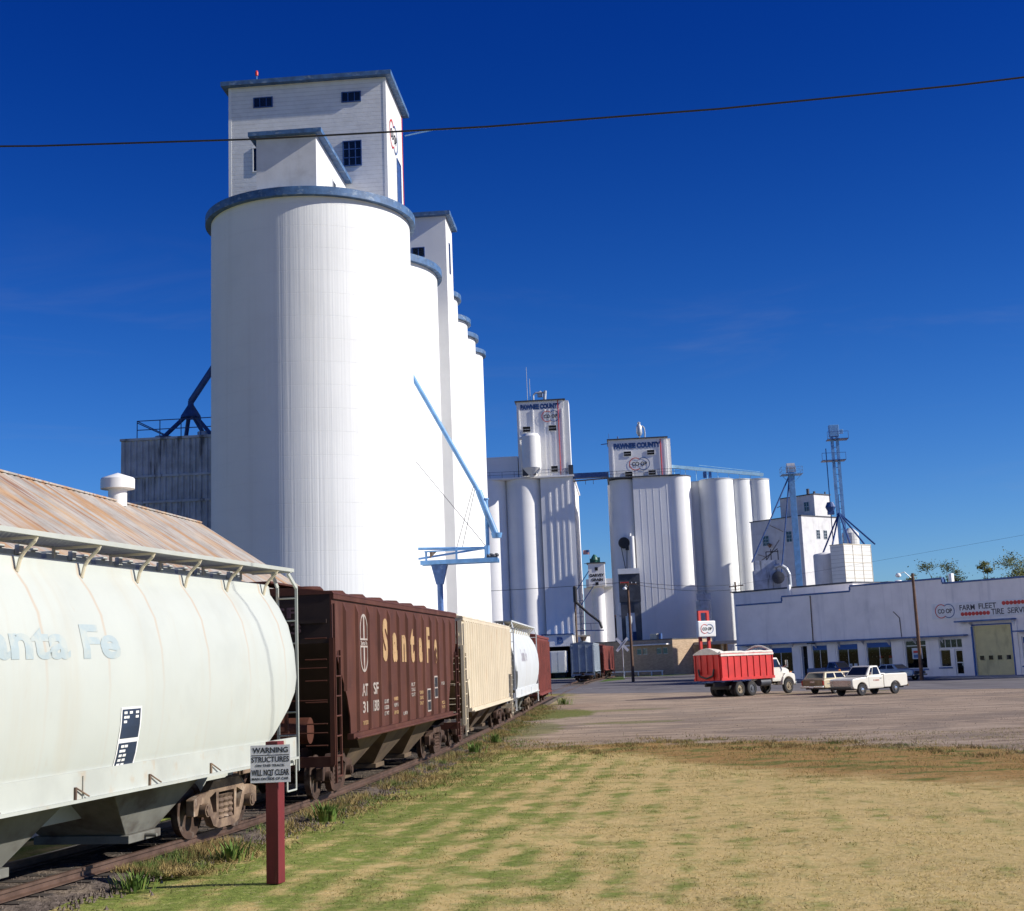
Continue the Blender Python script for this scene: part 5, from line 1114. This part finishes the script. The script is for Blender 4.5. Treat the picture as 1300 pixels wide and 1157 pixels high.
def wheel(root, x, y, r, wd, hub, name='wheel'):
    s_ = 1 if x > 0 else -1
    Mx = Matrix.Translation((x,y,r)) @ Matrix.Rotation(s_*PI/2,4,'Y')
    w_ = MB().lathe([(r*.58,-wd/2),(r*.9,-wd/2),(r,-wd*.35),(r,wd*.35),(r*.9,wd/2),(r*.58,wd/2),(r*.56,wd*.3)],M=Mx,n=28,caps=False).build(name, m_tyre, root, local=True, smooth=35)
    MB().lathe([(r*.58,wd*.30),(r*.60,wd*.48),(r*.53,wd*.5),(r*.48,wd*.32),(r*.26,wd*.36),(r*.22,wd*.55),(0,wd*.58)],M=Mx,n=24).build('rim', hub, w_, local=True, smooth=35)
    return w_
def arch(cy, r, zb, n=12):
    "points of a wheel-arch notch from rear to front along the sill"
    a0 = math.asin(max(-1,min(1,(zb-.36)/r))); return [(cy-r*cos(t), .36+r*sin(t)) for t in [a0+(PI-2*a0)*i/n for i in range(n+1)]]
m_pwhite = mat('cream_white_vehicle_paint', (.72,.69,.60), .35, var=.04, vs=1, coat=.2, stains=[((.45,.40,.32), .4, (2,2,4), .58, .8)])
m_hubt = mat('dusty_tan_hub', (.30,.24,.16), .8, var=.2, vs=5, stains=[((.06,.05,.04), .8, (7,7,7), .45, .6)])
m_tred = mat('faded_red_truck_paint', (.56,.025,.02), .5, var=.12, vs=1.5, stains=[((.22,.03,.03), .5, (2,2,.6), .5, .75)])
m_canvas = mat('white_canvas_tarp', (.66,.63,.56), .9, var=.1, vs=3)
m_wag = mat('wood_tone_wagon_panel', (.17,.13,.07), .45, var=.2, vs=2, stains=[((.28,.23,.14), .4, (3,3,3), .5, .7)])
m_wcream = mat('tan_cream_wagon_paint', (.52,.44,.29), .4, var=.06)
m_lens = mat('red_lamp_lens', (.35,.02,.02), .2); m_amber = mat('amber_lamp_lens', (.7,.25,.03), .3)
def veh(name, label, cat, loc, az, group=None): return thing(name, label, cat, (loc[0],loc[1],0), -R(az), group)

# grain truck
GT = veh('grain_truck', 'red grain truck with white cab and rolled canvas cover, parked on the dirt lot', 'truck', (8.08,97.6), 45)
bx = MB()
bx.box(-1.2,1.2,-4.2,1.3,1.12,1.2)
for s_ in (-1,1):
    bx.box(min(s_*1.14,s_*1.2),max(s_*1.14,s_*1.2),-4.2,1.3,1.2,2.88); bx.box(min(s_*1.2,s_*1.26),max(s_*1.2,s_*1.26),-4.22,1.32,1.12,1.30).box(min(s_*1.2,s_*1.25),max(s_*1.2,s_*1.25),-4.2,1.3,2.8,2.9)
    for i in range(9): y = -4.15+i*.665; bx.box(min(s_*1.2,s_*1.255),max(s_*1.2,s_*1.255),y,y+.075,1.30,2.8)
bx.box(-1.14,1.14,1.24,1.3,1.2,3.05); bx = bx.build('grain_box', m_tred, GT, local=True)
tg = MB().box(-1.14,1.14,-4.24,-4.18,1.15,2.86)
for x in (-1.12,-.62,-.06,.5,1.0): tg.box(x,x+.1,-4.3,-4.24,1.15,2.84)
tg.box(-.6,.6,-4.34,-4.24,1.15,1.55); tg.build('tailgate', m_tred, bx, local=True); MB().path([(-.7,-4.36,1.9),(-.6,-4.38,1.45),(0,-4.4,1.28),(.6,-4.38,1.45),(.7,-4.36,1.9)],.06).build('hose', m_black, bx, local=True)
arcp = lambda y, hgt: [(-1.2+2.4*i/12, y, 2.9+hgt*sin(PI*i/12)) for i in range(13)]
tp_ = MB(); vs = []; n_ = 13
secs = [arcp(y, hgt) for y, hgt in ((-4.28,.40),(-4.0,.40),(-3.4,.34))]
vs = [p for q in secs for p in q]; tp_.add(vs, [(k*n_+i,k*n_+i+1,(k+1)*n_+i+1,(k+1)*n_+i) for k in range(2) for i in range(n_-1)])
tp_.add(arcp(-4.28,.40)+[(1.2,-4.28,2.86),(-1.2,-4.28,2.86)], [tuple(range(15))])
pr_ = MB(); pr = []
rnd = random.Random(5)
pts = [(1.16,-4.2+i*.42,2.95+.03*rnd.uniform(-1,1)) for i in range(14)]
for a_, b_ in zip(pts[:-1], pts[1:]): tp_.tube(a_, b_, .10, n=10)
tp_.prism([(1.0,2.87),(1.27,2.87),(1.27,2.74),(1.24,2.74)],1,-4.2,1.3)
pt2 = [(-1.15+2.3*i/12, 1.2, 2.98+.36*sin(PI*i/12)) for i in range(13)]
for a_, b_ in zip(pt2[:-1], pt2[1:]): tp_.tube(a_, b_, .07, n=8)
tp_.build('tarp', m_canvas, GT, local=True, smooth=40)
MB().box(-.45,-.3,-4.1,3.6,.72,.95).box(.3,.45,-4.1,3.6,.72,.95).box(-.8,.8,-3.0,-.4,.5,.75).build('chassis', m_black, GT, local=True)
for y in (-2.3,-1.05):
    for s_ in (-1,1): wheel(GT, s_*1.03, y, .5, .27, m_hubt if y < -2 else m_dksteel); wheel(GT, s_*.72, y, .5, .27, m_dksteel)
for s_ in (-1,1): wheel(GT, s_*1.0, 2.95, .5, .26, m_hubt)
MB().tube((.95,-.1,.85),(.95,.95,.85),.26,n=16).build('fuel_tank', m_dksteel, GT, local=True, smooth=40)
cb_ = MB().prism([(1.38,.85),(1.38,1.75),(2.55,1.75),(2.55,.85)],0,-.98,.98); cc = tbox(cb_, 1.38, 2.5, 1.45, 2.15, .98, .86, 1.75, 2.5)
cb_ = cb_.build('cab', m_pwhite, GT, local=True, bevel=.05); glasshouse(cb_, cc, m_glass)
for s_, (A,B,C,D) in ((1,(cc[1],cc[2],cc[6],cc[5])),(-1,(cc[3],cc[0],cc[4],cc[7]))):
    a = MB(); fquad(a,A,B,C,D,.14,.84,.1,.85); a.build('side_window', m_glass, cb_, local=True, fixn=False)
    MB().box(min(s_*.985,s_*1.0),max(s_*.985,s_*1.0),1.5,2.45,.95,1.72).build('door', m_pwhite, cb_, local=True, bevel=.02)
    MB().bar((s_*.98,2.5,1.8),(s_*1.3,2.62,1.95),.03).box(s_*1.3-.1,s_*1.3+.1,2.6,2.64,1.8,2.3).build('mirror', m_chrome, cb_, local=True)
hd = MB().loft([[(-.72,y,.95),(.72,y,.95),(.72*k,y,z-.12),(.5*k,y,z),(-.5*k,y,z),(-.72*k,y,z-.12)] for y,z,k in ((2.52,1.86,1),(3.1,1.82,.98),(3.55,1.74,.95),(3.62,1.64,.92))])
hd.build('hood', m_pwhite, GT, local=True, bevel=.03)
for s_ in (-1,1):
    fa = [(2.95+.74*cos(t), .62+.74*sin(t)) for t in [R(-8+i*14) for i in range(15)]]; fi = [(2.95+.60*cos(t), .62+.60*sin(t)) for t in [R(188-i*14) for i in range(15)]]
    MB().prism([(3.68,.62),(3.72,1.1),(3.66,1.32),(3.3,1.42),(2.7,1.40),(2.4,1.15),(2.25,.62)]+[(2.95+.6*cos(t), .56+.6*sin(t)) for t in [R(175-i*14) for i in range(13)]],0,s_*.66,s_*1.12).build('fender', m_pwhite, GT, local=True, bevel=.04)
    MB().tube((s_*.9,3.6,1.15),(s_*.9,3.74,1.15),.12,n=16).build('headlight', m_chrome, GT, local=True); MB().box(s_*.9-.06,s_*.9+.06,3.45,3.55,1.42,1.50).build('turn_signal', m_amber, GT, local=True)
MB().box(-1.1,1.1,3.74,3.86,.55,.8).build('bumper', m_chrome, GT, local=True, bevel=.03); MB().box(-.55,.55,3.62,3.68,.9,1.6).build('grille', m_dksteel, GT, local=True)
MB().box(-.1,.1,1.7,1.9,2.5,2.58).build('roof_lamp', m_amber, GT, local=True)

def pickup(label, loc, az, paint, group=None, detail=True):
    P = veh('pickup_truck', label, 'pickup', loc, az, group)
    yf, yr, r = 1.45, -1.5, .36
    side_ = [(-2.55,.52)] + arch(yr,.46,.42) + arch(yf,.46,.42) + [(2.2,.48),(2.28,.6),(2.28,.98),(2.18,1.04),(1.0,1.12),(.95,1.2),(-.42,1.22),(-.42,.55)]
    fp = arch(yf,.46,.40) + [(2.18,.46),(2.28,.6),(2.3,.95),(2.2,1.03),(1.6,1.09),(.98,1.14),(.9,1.18),(-.45,1.20),(-.45,.42)]
    fb_ = MB().prism(fp,0,-.97,.97).build('cab_body', paint, P, local=True, bevel=.045)
    bp_ = arch(yr,.46,.46) + [(-.49,.46),(-.49,1.27),(-2.5,1.27),(-2.62,1.2),(-2.6,.55),(-2.5,.5)]
    for s_ in (-1,1): MB().prism(bp_,0,s_*.80,s_*.97).build('bed_side', paint, P, local=True, bevel=.03)
    MB().box(-.8,.8,-2.55,-.5,.60,.66).box(-.8,.8,-.54,-.5,.66,1.25).build('bed_floor', m_dksteel, P, local=True); MB().box(-.8,.8,-2.62,-2.56,.55,1.22).build('tailgate', paint, P, local=True)
    gh = MB(); c = tbox(gh, -.42, .98, -.25, .42, .90, .74, 1.18, 1.80); gh = gh.build('cab_roof', paint, P, local=True, bevel=.05); glasshouse(gh, c, m_glass)
    for A,B,C,D in ((c[1],c[2],c[6],c[5]),(c[3],c[0],c[4],c[7])):
        a = MB(); flip = A is c[3]
        if not flip: fquad(a,A,B,C,D,.12,.62,.12,.86); fquad(a,A,B,C,D,.66,.86,.12,.80)
        else: fquad(a,A,B,C,D,.38,.88,.12,.86); fquad(a,A,B,C,D,.14,.34,.12,.80)
        a.build('side_window', m_glass, gh, local=True, fixn=False)
    for s_ in (-1,1):
        for y in (yf,yr): w__ = wheel(P, s_*.86, y, r, .2, m_dksteel); MB().lathe([(.13,0),(.12,.03),(0,.05)],M=Matrix.Translation((s_*.955,y,r)) @ Matrix.Rotation(s_*PI/2,4,'Y'),n=20).build('hub_cap', m_chrome, w__, local=True, smooth=40)
        MB().box(min(s_*.972,s_*.98),max(s_*.972,s_*.98),-.35,.85,.50,1.14).build('door', paint, P, local=True, bevel=.01)
        MB().box(min(s_*.98,s_*1.0),max(s_*.98,s_*1.0),-.28,-.12,1.0,1.04).build('door_handle', m_chrome, P, local=True)
        MB().tube((s_*.78,2.29,.82),(s_*.78,2.34,.82),.11,n=16).build('headlight', m_chrome, P, local=True)
        MB().bar((s_*.95,.75,1.22),(s_*1.12,.8,1.32),.02).box(s_*1.12-.07,s_*1.12+.07,.8,.83,1.27,1.42).build('mirror', m_chrome, P, local=True)
        MB().box(s_*.85-.07,s_*.85+.07,-2.65,-2.62,.7,1.0).build('tail_light', m_lens, P, local=True)
    gr_ = MB().box(-.64,.64,2.30,2.33,.60,.96)
    for z in (.66,.75,.84,.93): gr_.box(-.92,.92,2.31,2.36,z-.018,z+.018)
    gr_.build('grille', m_chrome, P, local=True)
    MB().box(-.98,.98,2.34,2.44,.42,.56).build('bumper', m_black if paint is m_pwhite else m_chrome, P, local=True, bevel=.02); MB().box(-.95,.95,-2.72,-2.64,.45,.58).build('bumper', m_rope, P, local=True)
    MB().box(-.8,.8,-2.4,2.2,.36,.46).build('underbody', m_black, P, local=True)
    return P
pk = pickup('white 1960s pickup parked nose toward the camera on the dirt lot', (14.75,89.15), 233, m_pwhite)
sw_ = lettering('door_lettering', 'FARM', mat('worn_red_lettering', (.5,.2,.14), .6, var=.3), pk, frame((-.985,.45,.86),(0,-1,0),(0,0,1)), .5, .1)
m_navyp = mat('dark_blue_vehicle_paint', (.03,.07,.20), .3, var=.1, coat=.4); m_skyp = mat('pale_blue_vehicle_paint', (.25,.36,.50), .35, var=.08, coat=.3)
p2 = tw(81.0,102.4); pickup('dark blue pickup parked at the kerb in front of the shop windows', (p2.x,p2.y), 136.6, m_navyp)

def wagon(label, loc, az, paint, rearm, sedan=False, name='station_wagon', cat='station wagon', rack=False):
    P = veh(name, label, cat, loc, az)
    yf, yr, r = 1.5, -1.45, .34
    pr = [(-2.5,.42)] + arch(yr,.42,.36) + arch(yf,.42,.36) + [(2.5,.42),(2.6,.6),(2.55,.86),(2.3,.92),(.95,.98),(-1.3,1.0),(-2.5,.97),(-2.6,.9),(-2.6,.5)]
    MB().prism(pr,0,-.97,.97).build('body', paint, P, local=True, bevel=.06)
    gh = MB(); c = tbox(gh, (-1.35 if sedan else -2.48), 1.0, (-.85 if sedan else -2.15), .42, .90, .72, .98, 1.43); gh = gh.build('roof', paint, P, local=True, bevel=.05); glasshouse(gh, c, m_glass)
    for k,(A,B,C,D) in enumerate(((c[1],c[2],c[6],c[5]),(c[3],c[0],c[4],c[7]))):
        a = MB(); sg = [(.06,.32),(.36,.62),(.66,.9)] if not sedan else [(.1,.48),(.52,.88)]
        for u0,u1 in sg:
            if k: u0,u1 = 1-u1,1-u0
            fquad(a,A,B,C,D,u0,u1,.14,.84)
        a.build('side_window', m_glass, gh, local=True, fixn=False)
    tl = MB().box(-.90,.90,-2.63,-2.604,.52,.94).build('tailgate', rearm, P, local=True, bevel=.01); MB().box(-.2,.2,-2.65,-2.63,.75,.85).build('handle', m_chrome, tl, local=True)
    MB().box(-.97,.97,-2.76,-2.64,.40,.54).build('bumper', m_chrome, P, local=True, bevel=.03); MB().box(-.18,.18,-2.78,-2.76,.42,.53).build('number_plate', m_white, P, local=True); MB().box(-.97,.97,2.62,2.72,.40,.54).build('bumper', m_chrome, P, local=True, bevel=.03)
    MB().box(-.8,.8,2.56,2.62,.58,.8).build('grille', m_dksteel, P, local=True)
    for s_ in (-1,1):
        for y in (yf,yr): wheel(P, s_*.84, y, r, .19, m_chrome)
        MB().box(s_*.90-.05,s_*.90+.05,-2.64,-2.6,.6,.88).build('tail_light', m_lens, P, local=True); MB().tube((s_*.7,2.6,.72),(s_*.7,2.66,.72),.09,n=14).build('headlight', m_chrome, P, local=True)
        MB().box(min(s_*.972,s_*.985),max(s_*.972,s_*.985),-2.3,2.2,.66,.70).build('side_trim', m_chrome, P, local=True)
    MB().box(-.8,.8,-2.4,2.4,.30,.4).build('underbody', m_black, P, local=True)
    return P
wg = wagon('tan station wagon with brown tailgate, parked behind the white pickup', (13.9,95.6), 48, m_wcream, m_wag)
MB().lathe([(.07,0),(.09,.09),(0,.16)],(.35,-.2,1.43),12).build('roof_lamp', m_amber, wg, local=True)
p3 = tw(74.6,102.3); wagon('pale blue sedan at the kerb, seen above the bed of the white pickup', (p3.x,p3.y), 136.6, m_skyp, m_skyp, True, 'sedan', 'car')

# ------------------------------------------------------------------ poles and wires
def pole(label, x, y, z, r, arms=(), lean=(0,0), group='wooden utility poles', lamp=None):
    T = thing('utility_pole', label, 'utility pole', (x,y,0), group=group)
    MB().tube((x,y,0),(x+lean[0],y+lean[1],z),r,r*.68,n=12).build('pole', m_wood, T, smooth=50)
    for a, b in arms: MB().bar(a,b,.12,.14).build('crossarm', m_wood, T); 
    ins = MB()
    for a, b in arms:
        for f_ in (.06,.3,.7,.94): p = Vector(a).lerp(Vector(b), f_); ins.lathe([(.03,0),(.06,.04),(.05,.16),(0,.18)],p+Vector((0,0,.07)),8)
    if arms: ins.build('insulator', m_steel, T)
    if lamp:
        a, b = lamp; m_ = (Vector(a)+Vector(b))/2+Vector((0,0,.35)); l_ = MB().path([a, tuple(m_), b],.035,n=6).build('lamp_arm', m_steel, T)
        MB().lathe([(.02,.1),(.16,.06),(.26,-.1),(.22,-.22),(0,-.3)],b,14).build('lamp_head', m_white, l_, smooth=50)
    return T
pole('tall brown utility pole with a crossarm and white lamp, in front of the brick building', .09, 168.4, 12.05, .19, [((-.95,168.2,11.85),(1.15,168.2,11.75))], (-.05,0), lamp=((.0,168.2,11.4),(-.35,167.9,11.35)))
MB().bar((-.85,168.0,12.0),(.2,168.0,11.98),.16,.12).build('transformer_bar', m_red, bpy.data.objects['utility_pole'])
pole('dark utility pole with a globe street lamp, at the pavement in front of the shop', 24.87, 122.08, 9.2, .17, lamp=((24.7,122,8.8),(23.55,121.6,9.15)))
pole('short dark utility pole with two crossarms, rising behind the left end of the shop roof', 14.75, 190, 12.6, .17, [((13.9,189.9,11.95),(15.85,189.9,12.1)),((14.0,189.9,11.2),(14.75,189.9,11.2))])
pole('thin pole with a lamp, rising over the left part of the brick building', -2.35, 235, 10.2, .15, lamp=((-2.35,234.9,9.7),(-1.5,234.7,10.1)))
def wire(label, pts, r, sag, mt=None):
    a = MB(); n = 14
    for p, q in zip(pts[:-1], pts[1:]):
        p = Vector(p); q = Vector(q); pr = [p.lerp(q, i/n)-Vector((0,0,sag*4*(i/n)*(1-i/n))) for i in range(n+1)]; a.path(pr, r, 5)
    return tag(a.build('overhead_wire', mt or m_black), label, 'wire')
WQ = lambda x: 11.9765+.0066*x+.00295*x*x
wire('thick dark cable crossing the whole sky in front of the big headhouse', [(-34+4*i,22.15,WQ(-34+4*i)) for i in range(18)], .018, 0)
wire('thin wires running left from the tall pole with the white lamp', [(-60,169,13.2),(-.8,168.2,12.0)], .03, .8)
wire('upper thin wire running right from the tall pole to the pole behind the shop', [(1.0,168.2,12.0),(14.1,189.9,12.2)], .03, .3)
wire('lower thin wire running right from the tall pole to the pole behind the shop', [(.9,168.2,11.7),(15.6,189.9,11.6)], .03, .5)
wire('faint thin wire high over the shop roof', [(15.8,189.9,12.3),(90,150,21)], .012, .3)

# ------------------------------------------------------------------ trees beyond the shop
m_leaf = mat('olive_tree_leaves', (.10,.12,.035), .8, var=.5, vs=1.2, spec=.2, stains=[((.20,.16,.05), .6, (1,1,1), .5, .7)])
m_leaf2 = mat('grey_green_tree_leaves', (.07,.095,.045), .8, var=.5, vs=1.2, spec=.2)
m_bark = mat('grey_brown_bark', (.12,.09,.07), .9, var=.3)
def tree(label, x, y, h, cr, mt, seed, dens=1.0, low=.35):
    rn = random.Random(seed); T = thing('tree', label, 'tree', (x,y,0), group='trees beyond the shop')
    tk = MB().tube((x,y,0),(x+.2,y,h*.45),.32,.2); tips = []
    for i in range(9):
        a = rn.uniform(0,2*PI); z0 = h*rn.uniform(low,.55); L_ = cr*rn.uniform(.55,1.0); z1 = h*rn.uniform(.6,.98)
        m1 = (x+cos(a)*L_*.45, y+sin(a)*L_*.45, (z0+z1)/2+.3); e_ = (x+cos(a)*L_, y+sin(a)*L_, z1); tk.tube((x+.1,y,z0*.8), m1, .14,.09,n=6).tube(m1, e_, .09,.03,n=5); tips += [m1, e_, ((m1[0]+e_[0])/2,(m1[1]+e_[1])/2,(m1[2]+e_[2])/2)]
        for j in range(3):
            d = Vector((rn.uniform(-1,1),rn.uniform(-1,1),rn.uniform(-.1,1)))*cr*.35; q = Vector(e_)+d; tk.tube(e_, q, .03,.012,n=4); tips.append(tuple(q))
    tk.build('trunk', m_bark, T); a = MB()
    for tp__ in tips:
        if rn.random() > dens: continue
        R0 = cr*rn.uniform(.16,.34)
        for i in range(85):
            d = Vector((rn.gauss(0,1),rn.gauss(0,1),rn.gauss(0,.8)))*R0*.62; c = Vector(tp__)+d; s_ = rn.uniform(.10,.22)
            u = Vector((rn.gauss(0,1),rn.gauss(0,1),rn.gauss(0,1))).normalized(); v = u.orthogonal().normalized()
            a.add([c-u*s_, c+v*s_*.6, c+u*s_, c-v*s_*.6], [(0,1,2,3)])
    a.build('crown', mt, T, fixn=False)
TRS = [('sparse tree top just left of the roof step, beside the street lamp pole', 47.2, 238, 14.4, 1.9, .4), ('rounded olive tree behind the roof step of the shop', 54.6, 240, 16.9, 3.3, 1.0),
 ('thin bare-twigged tree between the rounded tree and the pointed one', 58.6, 240, 13.9, 2.0, .3), ('low scraggly bush behind the shop roof, left of the pointed tree', 51.5, 238, 14.2, 2.0, .3),
 ('small pointed green tree showing over the shop roof', 61.4, 238, 16.4, 1.9, 1.0), ('bare twiggy tree between the pointed tree and the large one', 64.3, 243, 15.0, 2.2, .4),
 ('large leafy tree at the right edge of the photo, over the shop roof', 68.2, 238, 17.8, 4.1, 1.0), ('twiggy bush low over the roof between the rounded and pointed trees', 60.2, 238, 13.6, 1.8, .3)]
for i, (lb, x, y, h, cr, de) in enumerate(TRS): tree(lb, x, y, h, cr, m_leaf if i % 2 == 0 else m_leaf2, 11+i, de)

# ------------------------------------------------------------------ grass, weeds
m_blade = ground_mat('grass_blades', True)
rn = random.Random(21); vs = []; fs = []
def blade(x, y, z, h, w_, lean, a):
    k = len(vs); ca, sa = cos(a), sin(a); vs.extend([(x-ca*w_,y-sa*w_,z),(x+ca*w_,y+sa*w_,z),(x+lean[0],y+lean[1],z+h)]); fs.append((k,k+1,k+2))
def trx(y):
    for a_, b_ in zip(TR[:-1], TR[1:]):
        if a_.y <= y < b_.y: return a_.x+(b_.x-a_.x)*(y-a_.y)/(b_.y-a_.y)
    return -8
N = 0
while N < 60000:
    y = 15.5+34*rn.random()**1.7; x = -7.0+(.33*y+9.0)*rn.random()
    if x < trx(y)+1.9: continue
    n_ = sin(x*1.7+.6*y)*sin(y*1.1-.8*x)+rn.uniform(-1,1)
    if n_ < -.2: continue
    z = gz(x,y)-.005; h = rn.uniform(.012,.035)*(1.0 if y < 33 else 1.9)
    blade(x, y, z, h, rn.uniform(.004,.009)*(1+y/40), (rn.gauss(0,.025),rn.gauss(0,.025)), rn.uniform(0,PI)); N += 1
me = bpy.data.meshes.new('grass'); me.from_pydata(vs, [], fs); me.materials.append(m_blade); o = bpy.data.objects.new('grass', me); col.objects.link(o)
tag(o, 'short mown grass, green by the track and dry tan to the right', 'grass', kind='stuff')
m_weed = mat('dry_weed_blades', (.27,.20,.08), .8, var=.5, vs=3, spec=.2, stains=[((.08,.15,.03), .9, (1.1,1.1,1.1), .48, .62), ((.36,.24,.09), .7, (2,2,2), .55, .7)])
m_weedg = mat('green_weed_blades', (.10,.17,.035), .7, var=.4, vs=5, spec=.2, stains=[((.30,.26,.08), .7, (6,6,6), .5, .7)])
vs = []; fs = []
for i in range(70000):
    y = 20+70*rn.random()**1.5; x = trx(y)+.9+abs(rn.gauss(0,.55+.35*(30 < y < 52)))
    cl = sin(y*2.3)+sin(y*.9+1)+rn.uniform(-1.2,1.2)
    if cl < -.2: continue
    blade(x, y, 0, rn.uniform(.03,.17)*(1.2 if x < trx(y)+1.4 else .6), rn.uniform(.006,.014), (rn.gauss(0,.07),rn.gauss(0,.07)), rn.uniform(0,PI))
me = bpy.data.meshes.new('trackside_weeds'); me.from_pydata(vs, [], fs); me.materials.append(m_weed); o = bpy.data.objects.new('trackside_weeds', me); col.objects.link(o)
tag(o, 'dry yellow and green weeds growing along the edge of the track', 'weeds', kind='stuff')
def clump(label, x, y, n_, h, sp_):
    global vs, fs
    vs = []; fs = []
    for i in range(n_):
        a = rn.uniform(0,2*PI); r_ = abs(rn.gauss(0,sp_)); hh_ = h*rn.uniform(.4,1); bx_, by_ = x+cos(a)*r_*.5, y+sin(a)*r_*.5; w_ = rn.uniform(.008,.018)
        lx, ly = cos(a)*hh_*.5, sin(a)*hh_*.5; k = len(vs); c_, s_ = cos(a+PI/2)*w_, sin(a+PI/2)*w_
        vs += [(bx_-c_,by_-s_,0),(bx_+c_,by_+s_,0),(bx_+lx*.4+c_,by_+ly*.4+s_,hh_*.65),(bx_+lx*.4-c_,by_+ly*.4-s_,hh_*.65),(bx_+lx,by_+ly,hh_)]; fs += [(k,k+1,k+2,k+3),(k+3,k+2,k+4)]
    m__ = bpy.data.meshes.new('weed_clump'); m__.from_pydata(vs, [], fs); m__.materials.append(m_weedg); o = bpy.data.objects.new('weed_clump', m__); col.objects.link(o)
    tag(o, label, 'weed', 'green weed clumps beside the freight cars')
clump('bright green weed clump beside the track between the nearest car and the brown car', -6.0, 26.6, 170, .40, .34)
clump('green weed clump at the wheels of the nearest car, left of the red post', -6.35, 21.6, 110, .30, .34)
clump('low weed clump at the bottom left under the nearest car', -6.9, 18.9, 90, .28, .36)
clump('green weed clump beside the cream car hopper', -5.1, 50.5, 120, .40, .35)
clump('yellow-green weed clump just behind the brown car wheels', -5.3, 45.5, 110, .38, .35)
clump('weed clump in front of the far end of the train, near the crossing', -4.6, 92, 120, .55, .6)
vs = []; fs = []
for i in range(30000):
    x = -4.5+17*rn.random(); yb_ = 47.5-.085*max(0,x)**2; y = yb_+rn.gauss(-1.0,1.6)+1.2*sin(x*1.1)+.6*sin(x*2.7+1)
    if sin(x*3.1+y)+sin(y*2.3-x)+rn.uniform(-1,1) < .3: continue
    blade(x, y, -.01, rn.uniform(.03,.11), rn.uniform(.006,.014), (rn.gauss(0,.05),rn.gauss(0,.05)), rn.uniform(0,PI))
me = bpy.data.meshes.new('edge_weeds'); me.from_pydata(vs, [], fs); me.materials.append(m_weed); o = bpy.data.objects.new('edge_weeds', me); col.objects.link(o)
tag(o, 'brown and green weeds along the ragged edge between lawn and dirt lot', 'weeds', kind='stuff')
# scattered stones and clods on the lot
rn = random.Random(4); a = MB()
for i in range(1500):
    y = 46+50*rn.random(); x = -4.5+(.3*y+6)*rn.random(); s_ = rn.uniform(.008,.028)
    a.add([(x-s_,y,0),(x,y-s_,0),(x+s_,y,0),(x,y+s_,0),(x+rn.uniform(-.3,.3)*s_,y,s_*.8)], [(0,1,4),(1,2,4),(2,3,4),(3,0,4)])
for i in range(5000):
    y = 14+34*rn.random(); x = trx(y)+rn.choice((rn.uniform(.9,1.7), rn.uniform(-.6,.6), rn.gauss(1.3,.3))); s_ = rn.uniform(.012,.035); z = .09 if x < trx(y)+1.05 else .03
    a.add([(x-s_,y,z-.03),(x,y-s_,z-.03),(x+s_,y,z-.03),(x,y+s_,z-.03),(x+rn.uniform(-.3,.3)*s_,y,z+s_*.7)], [(0,1,4),(1,2,4),(2,3,4),(3,0,4)])
tag(a.build('gravel', m_ball), 'scattered small stones and clods on the dirt lot and beside the rails', 'gravel', kind='stuff')
for o in list(bpy.data.objects):
    if o.type == 'EMPTY' and not any(c.parent is o for c in bpy.data.objects): bpy.data.objects.remove(o)
